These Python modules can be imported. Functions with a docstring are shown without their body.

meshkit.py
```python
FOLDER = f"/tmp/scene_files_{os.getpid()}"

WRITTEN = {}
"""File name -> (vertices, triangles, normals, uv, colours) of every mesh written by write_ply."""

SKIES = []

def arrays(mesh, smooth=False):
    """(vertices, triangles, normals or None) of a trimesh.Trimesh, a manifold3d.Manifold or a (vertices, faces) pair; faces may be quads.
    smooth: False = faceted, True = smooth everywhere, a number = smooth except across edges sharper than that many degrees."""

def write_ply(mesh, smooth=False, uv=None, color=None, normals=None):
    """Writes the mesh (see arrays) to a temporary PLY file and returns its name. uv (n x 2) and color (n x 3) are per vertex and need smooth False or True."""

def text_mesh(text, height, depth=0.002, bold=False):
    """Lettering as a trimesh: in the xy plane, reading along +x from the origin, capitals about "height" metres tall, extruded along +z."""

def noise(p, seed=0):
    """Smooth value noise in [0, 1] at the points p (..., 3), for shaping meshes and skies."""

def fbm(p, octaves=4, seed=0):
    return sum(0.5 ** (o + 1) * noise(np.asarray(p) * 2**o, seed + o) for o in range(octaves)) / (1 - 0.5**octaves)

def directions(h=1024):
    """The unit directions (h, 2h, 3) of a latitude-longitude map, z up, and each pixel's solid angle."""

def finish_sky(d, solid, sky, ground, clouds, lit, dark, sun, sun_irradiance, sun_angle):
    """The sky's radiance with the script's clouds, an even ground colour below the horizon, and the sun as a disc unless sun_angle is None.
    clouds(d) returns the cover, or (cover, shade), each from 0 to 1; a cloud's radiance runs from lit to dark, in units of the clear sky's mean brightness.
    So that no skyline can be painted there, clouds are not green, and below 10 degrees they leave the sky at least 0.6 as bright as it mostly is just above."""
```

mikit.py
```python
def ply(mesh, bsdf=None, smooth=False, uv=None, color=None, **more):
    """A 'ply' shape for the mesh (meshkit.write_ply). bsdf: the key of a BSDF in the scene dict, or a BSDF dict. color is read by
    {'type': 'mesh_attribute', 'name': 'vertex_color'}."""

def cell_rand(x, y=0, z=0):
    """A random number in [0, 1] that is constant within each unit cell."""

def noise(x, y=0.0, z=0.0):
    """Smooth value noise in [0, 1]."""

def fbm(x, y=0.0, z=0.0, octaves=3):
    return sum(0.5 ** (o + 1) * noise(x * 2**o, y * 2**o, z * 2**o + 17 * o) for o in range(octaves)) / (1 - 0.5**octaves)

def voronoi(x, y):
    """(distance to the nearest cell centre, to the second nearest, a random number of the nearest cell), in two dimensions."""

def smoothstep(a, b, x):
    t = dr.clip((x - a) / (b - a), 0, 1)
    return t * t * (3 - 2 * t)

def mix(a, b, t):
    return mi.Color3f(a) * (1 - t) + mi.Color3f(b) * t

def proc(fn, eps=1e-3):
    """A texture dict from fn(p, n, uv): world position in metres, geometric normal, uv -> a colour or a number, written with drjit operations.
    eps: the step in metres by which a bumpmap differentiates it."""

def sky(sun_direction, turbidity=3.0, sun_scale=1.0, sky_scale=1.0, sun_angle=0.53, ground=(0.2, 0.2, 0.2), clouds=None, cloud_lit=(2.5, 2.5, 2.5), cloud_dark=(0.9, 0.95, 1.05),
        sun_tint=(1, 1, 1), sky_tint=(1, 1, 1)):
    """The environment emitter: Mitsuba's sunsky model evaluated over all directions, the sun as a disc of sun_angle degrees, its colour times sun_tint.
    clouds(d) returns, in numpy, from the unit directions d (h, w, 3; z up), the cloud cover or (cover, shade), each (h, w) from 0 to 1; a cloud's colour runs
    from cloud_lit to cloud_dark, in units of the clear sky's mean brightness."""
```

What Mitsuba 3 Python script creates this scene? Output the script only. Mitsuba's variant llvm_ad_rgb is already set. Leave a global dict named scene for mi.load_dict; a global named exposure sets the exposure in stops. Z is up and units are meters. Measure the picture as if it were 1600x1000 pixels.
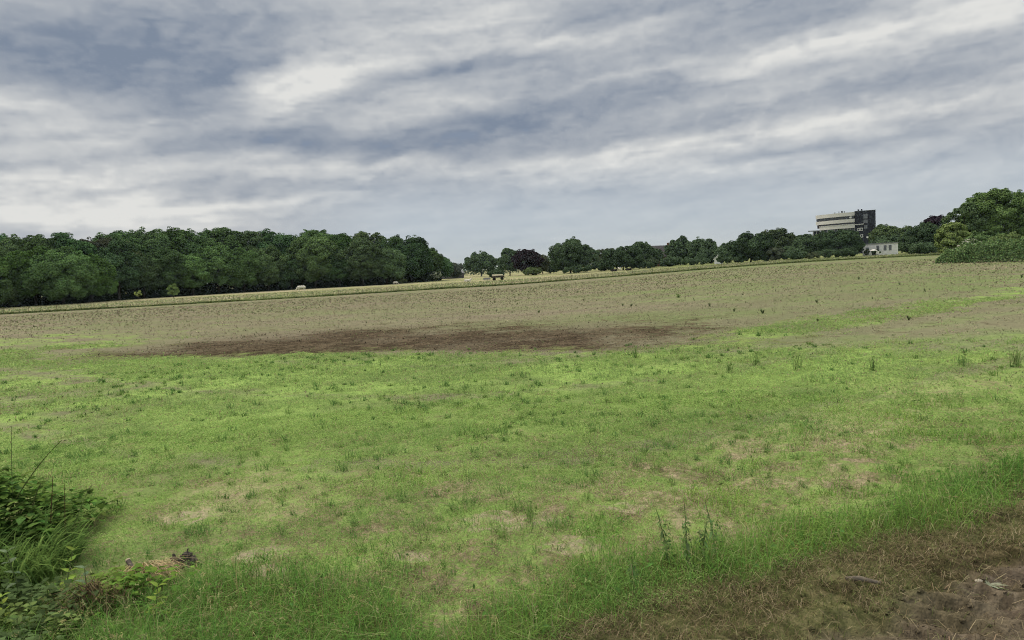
import math
import numpy as np
import trimesh
import manifold3d as m3
import drjit as dr
import mitsuba as mi
import mikit
import meshkit

T4 = mi.ScalarTransform4f
scene, labels = {}, {}

# ------------------------------------------------------------------ camera, sky, exposure
EYE = np.array([0.0, 0.0, 1.62])
PITCH, ROLL = math.radians(3.85), math.radians(2.94)
fwd = np.array([0, math.cos(PITCH), -math.sin(PITCH)])
up0 = np.array([0, math.sin(PITCH), math.cos(PITCH)])
cam_up = np.array([1, 0, 0]) * math.sin(ROLL) + up0 * math.cos(ROLL)
scene['camera'] = {'type': 'perspective', 'fov': 67.3, 'fov_axis': 'x', 'near_clip': 0.05, 'far_clip': 12000.0,
                   'to_world': T4().look_at(origin=EYE.tolist(), target=(EYE + fwd).tolist(), up=cam_up.tolist())}
exposure = 2.5

# cloud masses: azimuth, elevation, half sizes (degrees), tilt, lightness
CLOUDS = [
(-23.2,16.3,12.9,2.86,1,-0.22), (-20.2,13.6,6.2,2.15,11,-0.18), (-30.3,14.4,7.2,1.91,-3,-0.16), (-27.6,17.2,9.5,1.91,-3,-0.05), (-24.2,12.5,7.2,1.43,-11,-0.08),
(-14.0,13.9,3.8,1.24,13,0.55), (-10.9,14.1,4.3,0.76,11,0.40), (-16.0,12.7,3.3,1.43,17,0.25), (-7.3,16.3,8.6,1.62,3,0.16), (-1.7,17.2,5.7,1.19,1,0.14),
(-7.6,12.0,5.2,0.86,9,0.16), (-2.9,11.9,2.9,0.76,7,0.20), (-4.2,14.2,7.2,0.62,8,-0.30), (2.4,15.1,7.2,0.67,7,-0.10), (0.7,10.4,11.0,1.62,6,-0.20),
(-4.0,9.2,9.5,1.43,3,-0.12), (8.3,11.9,7.6,0.95,7,-0.20), (10.0,9.3,7.2,0.76,5,-0.10), (8.5,16.1,6.7,0.52,6,0.40), (2.9,15.6,4.3,0.48,5,0.25),
(13.0,16.1,2.9,0.38,5,0.10), (15.6,16.8,11.0,1.33,1,-0.24), (7.2,17.5,4.3,0.95,1,-0.16), (16.9,14.8,6.7,0.67,7,-0.20), (12.0,13.4,5.2,0.52,6,0.34),
(20.2,13.5,7.2,0.57,8,0.42), (25.8,14.0,5.2,0.62,9,0.42), (30.5,13.5,5.7,0.62,7,0.25), (33.5,13.9,3.3,1.24,-3,0.38), (26.0,14.3,1.0,0.43,-3,0.15),
(15.9,12.2,5.2,0.67,5,0.10), (30.5,11.6,7.6,1.05,3,-0.04), (22.6,10.4,11.4,0.95,6,-0.12), (15.4,10.6,6.7,0.57,5,0.10), (26.5,11.5,7.2,0.57,4,0.12),
(10.6,12.8,2.9,0.57,7,-0.06), (13.6,8.6,9.5,0.62,5,0.30), (9.5,7.6,7.2,0.76,2,0.28), (22.1,8.6,9.1,0.62,4,0.32), (27.9,8.6,4.8,0.57,5,0.34),
(16.6,6.2,11.0,0.57,1,0.22), (5.2,6.5,6.7,0.57,1,0.14), (20.9,7.0,10.0,0.38,1,-0.16), (32.5,10.1,6.2,0.67,1,0.14), (33.1,6.4,7.2,0.95,1,-0.06),
(-29.9,6.3,6.2,1.43,-3,0.52), (-31.1,4.7,7.6,0.86,-3,0.42), (-24.4,4.8,5.7,0.86,-3,0.30), (-27.7,7.3,5.2,0.76,-3,0.18), (-31.2,11.5,2.4,0.76,-3,0.32),
(-27.8,10.1,3.3,1.05,-21,0.16), (-31.9,7.8,4.3,0.38,-3,-0.16), (-24.2,10.9,1.4,0.76,-3,0.18), (-17.8,5.6,7.2,0.48,2,0.30), (-14.8,5.4,5.7,0.38,3,0.20),
(-16.8,8.0,8.1,0.76,-3,0.22), (-6.9,7.8,6.2,0.57,-1,0.26), (-12.4,8.3,5.7,0.48,-3,0.12), (-20.1,8.9,7.2,0.95,-1,-0.10), (-17.5,9.9,5.7,0.95,1,-0.16),
(-12.3,9.5,5.7,0.67,-9,-0.12), (-20.7,6.7,8.1,0.57,-3,-0.06), (-8.9,6.2,12.4,0.67,-1,-0.08), (-10.8,4.2,12.4,0.57,-3,-0.02), (1.4,5.5,8.6,0.95,0,-0.12),
(11.7,4.9,11.9,0.76,-1,-0.04), (30.4,4.0,8.1,0.76,-1,0.14), (-1.5,3.6,14.3,0.95,-3,-0.02), (16.5,3.2,14.3,0.95,-3,0.04)]


def sst(a, b, x):
    t = np.clip((x - a) / (b - a), 0, 1)
    return t * t * (3 - 2 * t)


def cloud_deck(d):
    z = np.maximum(d[..., 2], 0.012)
    az = np.degrees(np.arctan2(d[..., 0], d[..., 1]))
    el = np.degrees(np.arcsin(np.clip(d[..., 2], -1, 1)))
    # rolls of the deck, seen in perspective
    px, py = d[..., 0] / (z + 0.07), d[..., 1] / (z + 0.07)
    c, s = math.cos(0.32), math.sin(0.32)
    a, b = px * c + py * s, -px * s + py * c
    Z = np.zeros_like(a)
    w = meshkit.fbm(np.stack([a * 0.5, b * 0.9, Z], -1), 3, 5) - 0.5
    n1 = meshkit.fbm(np.stack([a * 0.35 + w, b * 1.25 + 1.2 * w, Z], -1), 4, 1) - 0.5
    n2 = meshkit.fbm(np.stack([a * 1.3 + 2 * w, b * 3.2 + 2 * w, Z + 3], -1), 4, 2) - 0.5
    # finer billows in angle
    n3 = meshkit.fbm(np.stack([az * 0.22, (el - 0.06 * az) * 0.85, Z + 7], -1), 5, 3) - 0.5
    n4 = meshkit.fbm(np.stack([az * 0.8, (el - 0.03 * az) * 1.6, Z + 9], -1), 4, 4) - 0.5
    wx = 1.5 * (meshkit.fbm(np.stack([az * 0.35, el * 0.8, Z], -1), 5, 11) - 0.5)
    wy = 1.7 * (meshkit.fbm(np.stack([az * 0.30, (el - 0.08 * az) * 0.9, Z + 5], -1), 5, 12) - 0.5)
    st = el - 0.085 * az
    n5 = meshkit.fbm(np.stack([az * 0.13 + 1.4 * wx, st * 2.3 + 0.9 * wy, Z + 13], -1), 4, 6) - 0.5
    n6 = 1 - np.abs(2 * meshkit.fbm(np.stack([az * 0.30 + wx, st * 1.1 + 1.5 * wy, Z + 15], -1), 4, 7) - 1)
    bx, by = az * 0.42 + 1.2 * wx, st * 0.95 + 1.6 * wy
    puff = sum(0.55 ** o * np.abs(2 * meshkit.noise(np.stack([bx * 2 ** o, by * 2 ** o, Z + 21 + o], -1), 40 + o) - 1) for o in range(5))
    puff = 0.80 - puff / 1.05                                  # rounded lumps with creased edges
    light = 0.435 + 0.14 * n1 + 0.14 * n2 + 0.22 * n3 + 0.12 * n4 + 0.26 * n5 + 0.11 * puff * sst(1.5, 6, el) - 0.03 + 0.16 * (n6 - 0.78)
    for A, E, sa, se, t, m in CLOUDS:
        t = math.radians(t)
        u, v = az + 2.6 * wx - A, el + 0.80 * wy - E
        uu, vv = (u * math.cos(t) + v * math.sin(t)) / sa, (-u * math.sin(t) + v * math.cos(t)) / se
        light = light + (0.80 * m if m > 0 else m) * np.exp(-0.9 * (uu * uu + vv * vv)) * (1.0 + 1.1 * n5 + 0.8 * n4)
    calm = 1 - sst(7.5, 2.5, el) * 0.55 * sst(-22, -8, az)
    light = 0.46 + (light - 0.46) * calm
    light = np.clip(0.98 * light, 0.02, 0.86) + 1.35 * sst(18, 75, el)   # an overcast sky brightens towards the zenith
    thin = 0.10 * sst(9, 2.5, el) * sst(-20, -6, az)          # the deck thins towards the horizon, off the bright left
    return 1 - thin, 1 - np.clip(light * 0.42, 0, 1)


SUN = (-0.42, 0.40, 0.80)
scene['sky'] = mikit.sky(SUN, turbidity=3, sun_scale=0.30, sun_angle=30, clouds=cloud_deck,
                         cloud_lit=(3.48, 3.32, 2.90), cloud_dark=(0.395, 0.495, 0.665), sun_tint=(0.95, 1.0, 1.06), ground=(0.12, 0.16, 0.06))

# ------------------------------------------------------------------ helpers
rng = np.random.default_rng(20240611)


def numbered(name):
    k, i = name, 0
    while k in labels or k in scene or any(s.startswith(k + '__') for s in scene):
        i += 1
        k = f'{name}_{i:03d}'
    return k


_part_no = {}


def part_key(holder, name):
    i = _part_no.get((holder, name), 0)
    _part_no[(holder, name)] = i + 1
    return f'{holder}__{name}' if i == 0 else f'{holder}__{name}_{i:03d}'


def tag(key, label, cat=None, group=None, kind=None):
    labels[key] = {'label': label}
    if cat:
        labels[key]['category'] = cat
    if group:
        labels[key]['group'] = group
    if kind:
        labels[key]['kind'] = kind


def thing(name, label, cat, group=None, kind=None):
    key = numbered(name)
    tag(key, label, cat, group, kind)
    return key


def part(holder, name, mesh, bsdf, color=None, smooth=False, kind=None, label=None):
    key = part_key(holder, name)
    scene[key] = mikit.ply(mesh, bsdf, smooth=smooth, color=color)
    if kind or label:
        labels[key] = {}
        if kind:
            labels[key]['kind'] = kind
        if label:
            labels[key]['label'] = label
    return key


def cat_mesh(ms):
    return trimesh.util.concatenate(ms)


def box(cx, cy, cz, sx, sy, sz, rz=0.0):
    b = trimesh.creation.box((sx, sy, sz))
    if rz:
        b.apply_transform(trimesh.transformations.rotation_matrix(rz, [0, 0, 1]))
    b.apply_translation((cx, cy, cz))
    return b


def tube(path, radii, n=6):
    path = np.asarray(path, float)
    radii = np.broadcast_to(radii, len(path))
    tang = np.gradient(path, axis=0)
    tang /= np.linalg.norm(tang, axis=1, keepdims=True) + 1e-9
    ref = np.where(np.abs(tang[:, 2:3]) < 0.9, [[0, 0, 1.0]], [[1.0, 0, 0]])
    x = np.cross(tang, ref)
    x /= np.linalg.norm(x, axis=1, keepdims=True)
    y = np.cross(tang, x)
    a = np.arange(n) * 2 * np.pi / n
    v = path[:, None] + radii[:, None, None] * (np.cos(a)[None, :, None] * x[:, None] + np.sin(a)[None, :, None] * y[:, None])
    v = v.reshape(-1, 3)
    f = []
    for i in range(len(path) - 1):
        for j in range(n):
            k = (j + 1) % n
            f += [[i * n + j, i * n + k, (i + 1) * n + k], [i * n + j, (i + 1) * n + k, (i + 1) * n + j]]
    m = len(v)
    v = np.vstack([v, path[0], path[-1]])
    for j in range(n):
        k = (j + 1) % n
        f += [[m, k, j], [m + 1, (len(path) - 1) * n + j, (len(path) - 1) * n + k]]
    return trimesh.Trimesh(v, f, process=False)


def hull_body(bones, refine=0.06, smooth_iter=8):
    """bones: list of (p0, r0, p1, r1); union of tapered capsules, smoothed."""
    parts = []
    for p0, r0, p1, r1 in bones:
        a = m3.Manifold.sphere(r0, 14).translate(list(map(float, p0)))
        b = m3.Manifold.sphere(r1, 14).translate(list(map(float, p1)))
        parts.append(m3.Manifold.batch_hull([a, b]))
    u = m3.Manifold.batch_boolean(parts, m3.OpType.Add).refine_to_length(refine)
    m = u.to_mesh()
    t = trimesh.Trimesh(m.vert_properties[:, :3], m.tri_verts, process=True)
    trimesh.smoothing.filter_taubin(t, iterations=smooth_iter)
    return t


def unit(v):
    return v / (np.linalg.norm(v, axis=-1, keepdims=True) + 1e-9)


def cards(P, N, L, W, col, fold=0.25, r=None):
    """Leaf-shaped folded diamonds: positions, normals, lengths, widths, colours (n,3) -> (mesh, colours)."""
    r = r or rng
    n = len(P)
    t = unit(np.cross(N, r.normal(size=(n, 3))))
    b = np.cross(N, t)
    L, W = np.broadcast_to(L, n)[:, None], np.broadcast_to(W, n)[:, None]
    v = np.stack([P - t * L / 2, P + b * W / 2 + N * W * fold, P + t * L / 2, P - b * W / 2 + N * W * fold], 1).reshape(-1, 3)
    i = np.arange(n)[:, None] * 4
    f = np.concatenate([i + [0, 1, 2], i + [0, 2, 3]], 1).reshape(-1, 3)
    return trimesh.Trimesh(v, f, process=False), np.repeat(col, 4, 0)


def blades(P, h, w, az, lean, col, tipcol=None, curl=0.0):
    """Grass blades of 3 triangles."""
    n = len(P)
    h, w, lean = (np.broadcast_to(q, n) for q in (h, w, lean))
    dx = np.stack([np.cos(az), np.sin(az), np.zeros(n)], 1)
    side = np.stack([-np.sin(az), np.cos(az), np.zeros(n)], 1)
    ra = rng.uniform(-0.9, 0.9, n)
    side = unit(side * np.cos(ra)[:, None] + dx * np.sin(ra)[:, None])
    z = np.array([0, 0, 1.0])
    mid = P + dx * (h * lean * 0.35)[:, None] + z * (h * 0.62)[:, None]
    tip = P + dx * (h * lean)[:, None] + z * (h * (1 - 0.35 * np.minimum(lean, 2.2) - curl))[:, None]
    hw = (w / 2)[:, None]
    v = np.stack([P - side * hw, P + side * hw, mid - side * hw * 0.8, mid + side * hw * 0.8, tip], 1).reshape(-1, 3)
    i = np.arange(n)[:, None] * 5
    f = np.concatenate([i + [0, 1, 3], i + [0, 3, 2], i + [2, 3, 4]], 1).reshape(-1, 3)
    tipcol = col if tipcol is None else tipcol
    c = np.stack([col, col, col, col, tipcol], 1).reshape(-1, 3)
    return trimesh.Trimesh(v, f, process=False), c


def join(pairs):
    vs, fs, cs, o = [], [], [], 0
    for m, c in pairs:
        vs.append(m.vertices)
        fs.append(m.faces + o)
        cs.append(c)
        o += len(m.vertices)
    return (np.vstack(vs), np.vstack(fs)), np.clip(np.vstack(cs), 0.002, 0.95)


def vary(base, n, amt=0.2, hue=0.08, r=None):
    r = r or rng
    c = np.asarray(base, float)[None] * (1 + amt * r.normal(size=(n, 1)))
    c = c * (1 + hue * r.normal(size=(n, 3)))
    return np.clip(c, 0.003, 0.9)


# ------------------------------------------------------------------ the lie of the land
def terrain(x, y):
    y1 = np.maximum(y, 1)
    return -1.3 * sst(12, 122, y) * sst(0.38, -0.05, x / y1)


def along(x, y):
    """distance from the camera side across the lines of the track (m)"""
    return -0.454 * x + 0.891 * y


def regions(x, y, ss, sin, absf):
    """weights of what covers the ground; same formulas for numpy and drjit."""
    s = -0.454 * x + 0.891 * y
    t = 0.891 * x + 0.454 * y
    wob = 0.10 * sin(1.7 * t + 0.6) + 0.07 * sin(4.3 * t + 2.0) + 0.05 * sin(9.1 * t + 3.0 * s)
    track = ss(2.36, 2.10, s + 0.6 * wob - 0.10 * (t - 2.5))
    clip = ss(3.0, 2.72, s + 0.8 * wob)
    lush = ss(2.72, 2.95, s + 0.8 * wob) * ss(3.42, 3.12, s + wob)
    lush2 = ss(1.15, 0.55, ((x + 1.45) * (x + 1.45) * 0.8 + (y - 3.35) * (y - 3.35) * 1.6) + 1.2 * wob)
    patch = ss(2.9, 3.3, s + wob) * (0.45 * ss(7.5, 4.6, s + wob) + 0.55 * ss(5.2, 4.0, s + 0.5 * wob + 0.6 * sin(0.9 * t + 1.0)))
    q = (x + 3.2) * (x + 3.2) * 0.45 + (y - 5.9) * (y - 5.9) * 1.3
    patch = patch + (1 - patch) * 0.6 * ss(1.5, 0.3, q + 2 * wob)
    u, v = 0.954 * (x + 2.4) - 0.30 * (y - 17.5), 0.30 * (x + 2.4) + 0.954 * (y - 17.5)
    big = 0.5 * sin(0.55 * x + 0.4) + 0.35 * sin(1.3 * x + 0.5 * y) + 0.2 * sin(2.9 * x + 1.9 * y)
    soil = ss(11.0, 3.0, absf(u + 0.8)) * ss(-2.6, -1.0, v + 0.35 * big) * ss(9.0, 0.8, v + 0.5 * big)
    below = ss(-0.5, -3.3, v + 0.35 * big)
    u2, v2 = 0.79 * (x - 8) + 0.61 * (y - 14.2), -0.61 * (x - 8) + 0.79 * (y - 14.2)
    brown = ss(2.4, 0.5, absf(v2 + 0.7) + 0.3 * big) * ss(-6.5, -1.5, u2)
    v3 = -0.62 * (x - 4.2) + 0.78 * (y - 15.2)
    u3 = 0.78 * (x - 4.2) + 0.62 * (y - 15.2)
    strip = ss(1.6, 0.1, absf(v3) + 0.25 * big) * ss(-2.5, 1.5, u3) * ss(28, 14, u3)
    left = ss(-0.40, -0.62, x / (y + 0.5))
    leftfar = left * ss(7, 12, y)
    green = below * (1 - 0.72 * brown) * (1 - 0.50 * leftfar)
    green = green + (1 - green) * strip * 0.6
    lg = ss(-9.0, -13.0, x + 0.5 * big) * ss(31, 25, y + 0.2 * x) * 0.45   # thin green at the left of the bare field
    green = green + (1 - green) * lg * (1 - soil)
    rho = 0.78 * y - 0.62 * ((x + 0.5) * (x + 0.5) + 6.0) ** 0.5       # drill lines bend round the headland
    tram = ss(0.82, 0.97, sin(rho * 2.3 + 0.3 * wob)) * ss(3.6, 5.0, s)
    green = green * (1 - 0.38 * tram)
    return s, track, clip, lush, lush2, patch, soil, green, brown


SAND = [(-0.11, 4.84, 0.30), (-1.60, 4.47, 0.22), (-1.02, 3.84, 0.20), (0.28, 4.38, 0.20), (-1.42, 4.12, 0.16), (0.65, 5.05, 0.18), (-0.62, 4.30, 0.13), (-2.35, 5.3, 0.22), (1.25, 5.35, 0.20)]


def sand(x, y, ss, sin):
    """small pale bare spots"""
    w = 0 * x
    b = 0.25 * sin(11 * x + 3 * y) + 0.2 * sin(17 * y - 5 * x) + 0.15 * sin(29 * x + 23 * y)
    for X, Y, q in SAND:
        a = ss(1.25, 0.45, ((x - X) * (x - X) + 1.9 * (y - Y) * (y - Y)) / (q * q) + b)
        w = w + a - w * a
    return w


def reg_np(x, y):
    return regions(x, y, sst, np.sin, np.abs)


def nz(x, y, k, seed, octv=3):
    return meshkit.fbm(np.stack([x * k, y * k, np.zeros_like(x)], -1), octv, seed)


def relief(x, y):
    d = np.hypot(x, y)
    s, track, clip, lush, lush2, patch, soil, green, brown = reg_np(x, y)
    fade = sst(30, 10, d)
    h = 0.06 * (nz(x, y, 1.3, 21) - 0.5) + 0.055 * (nz(x, y, 4.2, 22) - 0.5) * (0.7 + 0.7 * np.maximum(patch, soil))
    h = h + 0.035 * (nz(x, y, 11.0, 23, 2) - 0.5) * (0.5 + clip + 0.6 * patch)
    t = 0.891 * x + 0.454 * y
    rut = np.sin(38 * (0.8 * t + 0.6 * s) + 4 * (nz(x, y, 2.5, 24) - 0.5)) * nz(x, y, 3.0, 25)
    ridge = 1 - np.abs(2 * nz(x * 0.8 + y * 0.6, (y * 0.8 - x * 0.6) * 0.35, 9.0, 29, 3) - 1)
    trk = -0.05 + 0.042 * rut + 0.09 * (nz(x, y, 5.5, 26) - 0.5) + 0.045 * (nz(x, y, 17, 27, 3) - 0.5) + 0.035 * (ridge - 0.7)
    h = h * (1 - 0.7 * track) + track * trk
    h = h + 0.05 * clip * (1 - track) * (nz(x, y, 6.5, 28) - 0.45)
    return h * fade


def ground_z(x, y):
    x, y = np.asarray(x, float), np.asarray(y, float)
    return terrain(x, y) + relief(x, y)


EDGE = np.array([(-420, 20), (-160, 84), (-100, 103), (-75, 110), (-59, 112.5), (-44, 116.5), (-29, 121), (-11, 131), (12, 134), (28, 129), (43, 131), (60, 141), (78, 141), (110, 146), (170, 150), (600, 150)], float)


def edge_y(x):
    return np.interp(x, EDGE[:, 0], EDGE[:, 1])


# ------------------------------------------------------------------ materials
def C(*v):
    return mi.Color3f(*v)


def ground_color(p, n, uv):
    x, y = p.x, p.y
    s, track, clip, lush, lush2, patch, soil, green, brown = regions(x, y, mikit.smoothstep, dr.sin, dr.abs)
    d = dr.sqrt(x * x + y * y)
    n0 = mikit.fbm(x * 0.18, y * 0.18, 1.0, 3)
    n1 = mikit.fbm(x * 0.9, y * 0.9, 2.0, 4)
    n2 = mikit.fbm(x * 4.5, y * 4.5, 3.0, 3)
    n3 = mikit.fbm(x * 23.0, y * 23.0, 4.0, 3)
    far = mikit.smoothstep(8, 30, d)
    # the drilled rows run away from the track
    rho = 0.78 * y - 0.62 * dr.sqrt((x + 0.5) * (x + 0.5) + 6.0)
    rl = mikit.fbm(rho * 1.7, 0.12 * x, 7.0, 4)
    row = mikit.smoothstep(0.35, 0.65, rl)
    soft = 0.9 * (n2 - 0.5) + 0.8 * (n1 - 0.5) + 0.6 * (rl - 0.5)
    soil = dr.select(soil > 0.001, 0.95 * mikit.smoothstep(0.05, 0.95, soil + 1.1 * soft), 0.0)
    green = dr.select((green > 0.001) & (green < 0.999), mikit.smoothstep(0.08, 0.92, green + 0.9 * soft), green)
    tint = mikit.smoothstep(-0.1, 0.5, x / (y + 1.0))
    stubble = mikit.mix(C(0.226, 0.206, 0.150), C(0.200, 0.214, 0.124), dr.clip(0.25 + 0.55 * tint + 1.2 * (n0 - 0.5), 0, 1))
    stubble = stubble * (0.62 + 0.76 * (0.35 * n1 + 0.35 * n2 + 0.30 * n3))
    stubble = mikit.mix(stubble, C(0.165, 0.225, 0.090), 0.66 * mikit.smoothstep(0.40, 0.66, 0.4 * n1 + 0.3 * n0 + 0.3 * rl) * (0.50 + 0.75 * tint))
    stubble = stubble * (0.84 + 0.32 * rl)
    stubble = mikit.mix(stubble, C(0.085, 0.066, 0.045), 0.55 * mikit.smoothstep(0.60, 0.78, n2) * (1 - 0.4 * far))
    dark = mikit.mix(C(0.048, 0.036, 0.026), C(0.130, 0.104, 0.072), mikit.smoothstep(0.38, 0.70, 0.5 * n2 + 0.5 * n3))
    col = mikit.mix(stubble, dark, dr.clip(soil * (0.62 + 0.7 * n1), 0, 0.95))
    turf = mikit.mix(C(0.195, 0.298, 0.085), C(0.300, 0.450, 0.130), mikit.smoothstep(0.3, 0.7, 0.5 * n1 + 0.5 * n2))
    turf = mikit.mix(turf, C(0.145, 0.120, 0.070), 0.55 * mikit.smoothstep(0.56, 0.74, 0.55 * n2 + 0.45 * n3) * (1 - 0.5 * far))
    n4 = mikit.fbm(x * 70.0, y * 70.0, 5.0, 3)
    near = mikit.smoothstep(11.0, 4.0, d)
    earth = mikit.mix(C(0.085, 0.066, 0.042), C(0.215, 0.185, 0.115), mikit.smoothstep(0.35, 0.65, 0.5 * n3 + 0.5 * n4))
    turf = mikit.mix(turf, earth, near * mikit.smoothstep(0.40, 0.62, 0.35 * n2 + 0.30 * n3 + 0.35 * n4) * 0.9)
    turf = turf * (0.86 + near * (0.08 + 0.70 * (n4 - 0.4)))
    col = mikit.mix(col, turf, dr.clip(green * (0.55 + 0.9 * n1) * (0.88 + 0.12 * row), 0, 0.95))
    bare = mikit.mix(C(0.150, 0.125, 0.080), C(0.335, 0.285, 0.195), mikit.smoothstep(0.42, 0.68, 0.65 * n1 + 0.35 * n3))
    bare = bare * (0.42 + 0.6 * n3 + 0.55 * n4)
    col = mikit.mix(col, bare, dr.clip(patch * mikit.smoothstep(0.45, 0.62, 0.6 * n1 + 0.4 * n2) * 0.9, 0, 0.8))
    sd = sand(x, y, mikit.smoothstep, dr.sin)
    col = mikit.mix(col, C(0.340, 0.298, 0.212) * (0.40 + 0.6 * n3 + 0.6 * n4), dr.clip(sd * mikit.smoothstep(0.30, 0.60, 0.5 * n2 + 0.5 * n3) * 0.85, 0, 1))
    under = mikit.mix(C(0.060, 0.075, 0.025), C(0.10, 0.12, 0.035), n2)
    col = mikit.mix(col, under, dr.clip(dr.maximum(lush, lush2) * 0.9, 0, 0.9))
    cl = mikit.mix(C(0.055, 0.042, 0.026), C(0.120, 0.098, 0.058), mikit.smoothstep(0.35, 0.65, 0.4 * n2 + 0.6 * n3))
    cl = mikit.mix(cl, C(0.115, 0.128, 0.055), 0.55 * mikit.smoothstep(0.42, 0.60, 0.5 * n1 + 0.5 * n2)) * (0.35 + 0.65 * n3 + 0.75 * n4)
    col = mikit.mix(col, cl, clip * 0.95)
    f1 = mikit.fbm(x * 1.6, y * 1.6, 2.0, 3)
    f2 = mikit.fbm(x * 8.0, y * 8.0, 3.0, 4)
    f3 = mikit.fbm(x * 48.0, y * 48.0, 4.0, 3)
    mud = mikit.mix(C(0.088, 0.070, 0.054), C(0.240, 0.200, 0.160), mikit.smoothstep(0.3, 0.7, 0.45 * f1 + 0.55 * f2))
    mud = mikit.mix(mud, C(0.115, 0.098, 0.066), 0.5 * mikit.smoothstep(0.5, 0.65, n1))
    mud = mikit.mix(mud, C(0.060, 0.046, 0.035), 0.7 * mikit.smoothstep(0.60, 0.72, f2))
    mud = mud * (0.60 + 0.80 * f3)
    return mikit.mix(col, mud, dr.clip(track * 1.5 - 0.5 + 1.2 * (n2 - 0.5), 0, 1))


def meadow_color(p, n, uv):
    x, y = p.x, p.y
    n0 = mikit.fbm(x * 0.035, y * 0.09, 1.0, 3)
    n1 = mikit.fbm(x * 0.25, y * 0.5, 2.0, 4)
    n2 = mikit.fbm(x * 2.0, y * 2.0, 3.0, 2)
    c = mikit.mix(C(0.270, 0.290, 0.145), C(0.345, 0.315, 0.210), mikit.smoothstep(0.4, 0.65, 0.6 * n0 + 0.4 * n1))
    c = mikit.mix(c, C(0.12, 0.17, 0.05), 0.6 * mikit.smoothstep(0.0, 0.25, x / (y + 1.0)))
    return c * (0.7 + 0.6 * n2)


def diff(fn_or_rgb):
    t = fn_or_rgb if isinstance(fn_or_rgb, dict) else {'type': 'rgb', 'value': list(fn_or_rgb)}
    return {'type': 'twosided', 'bsdf': {'type': 'diffuse', 'reflectance': t}}


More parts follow.
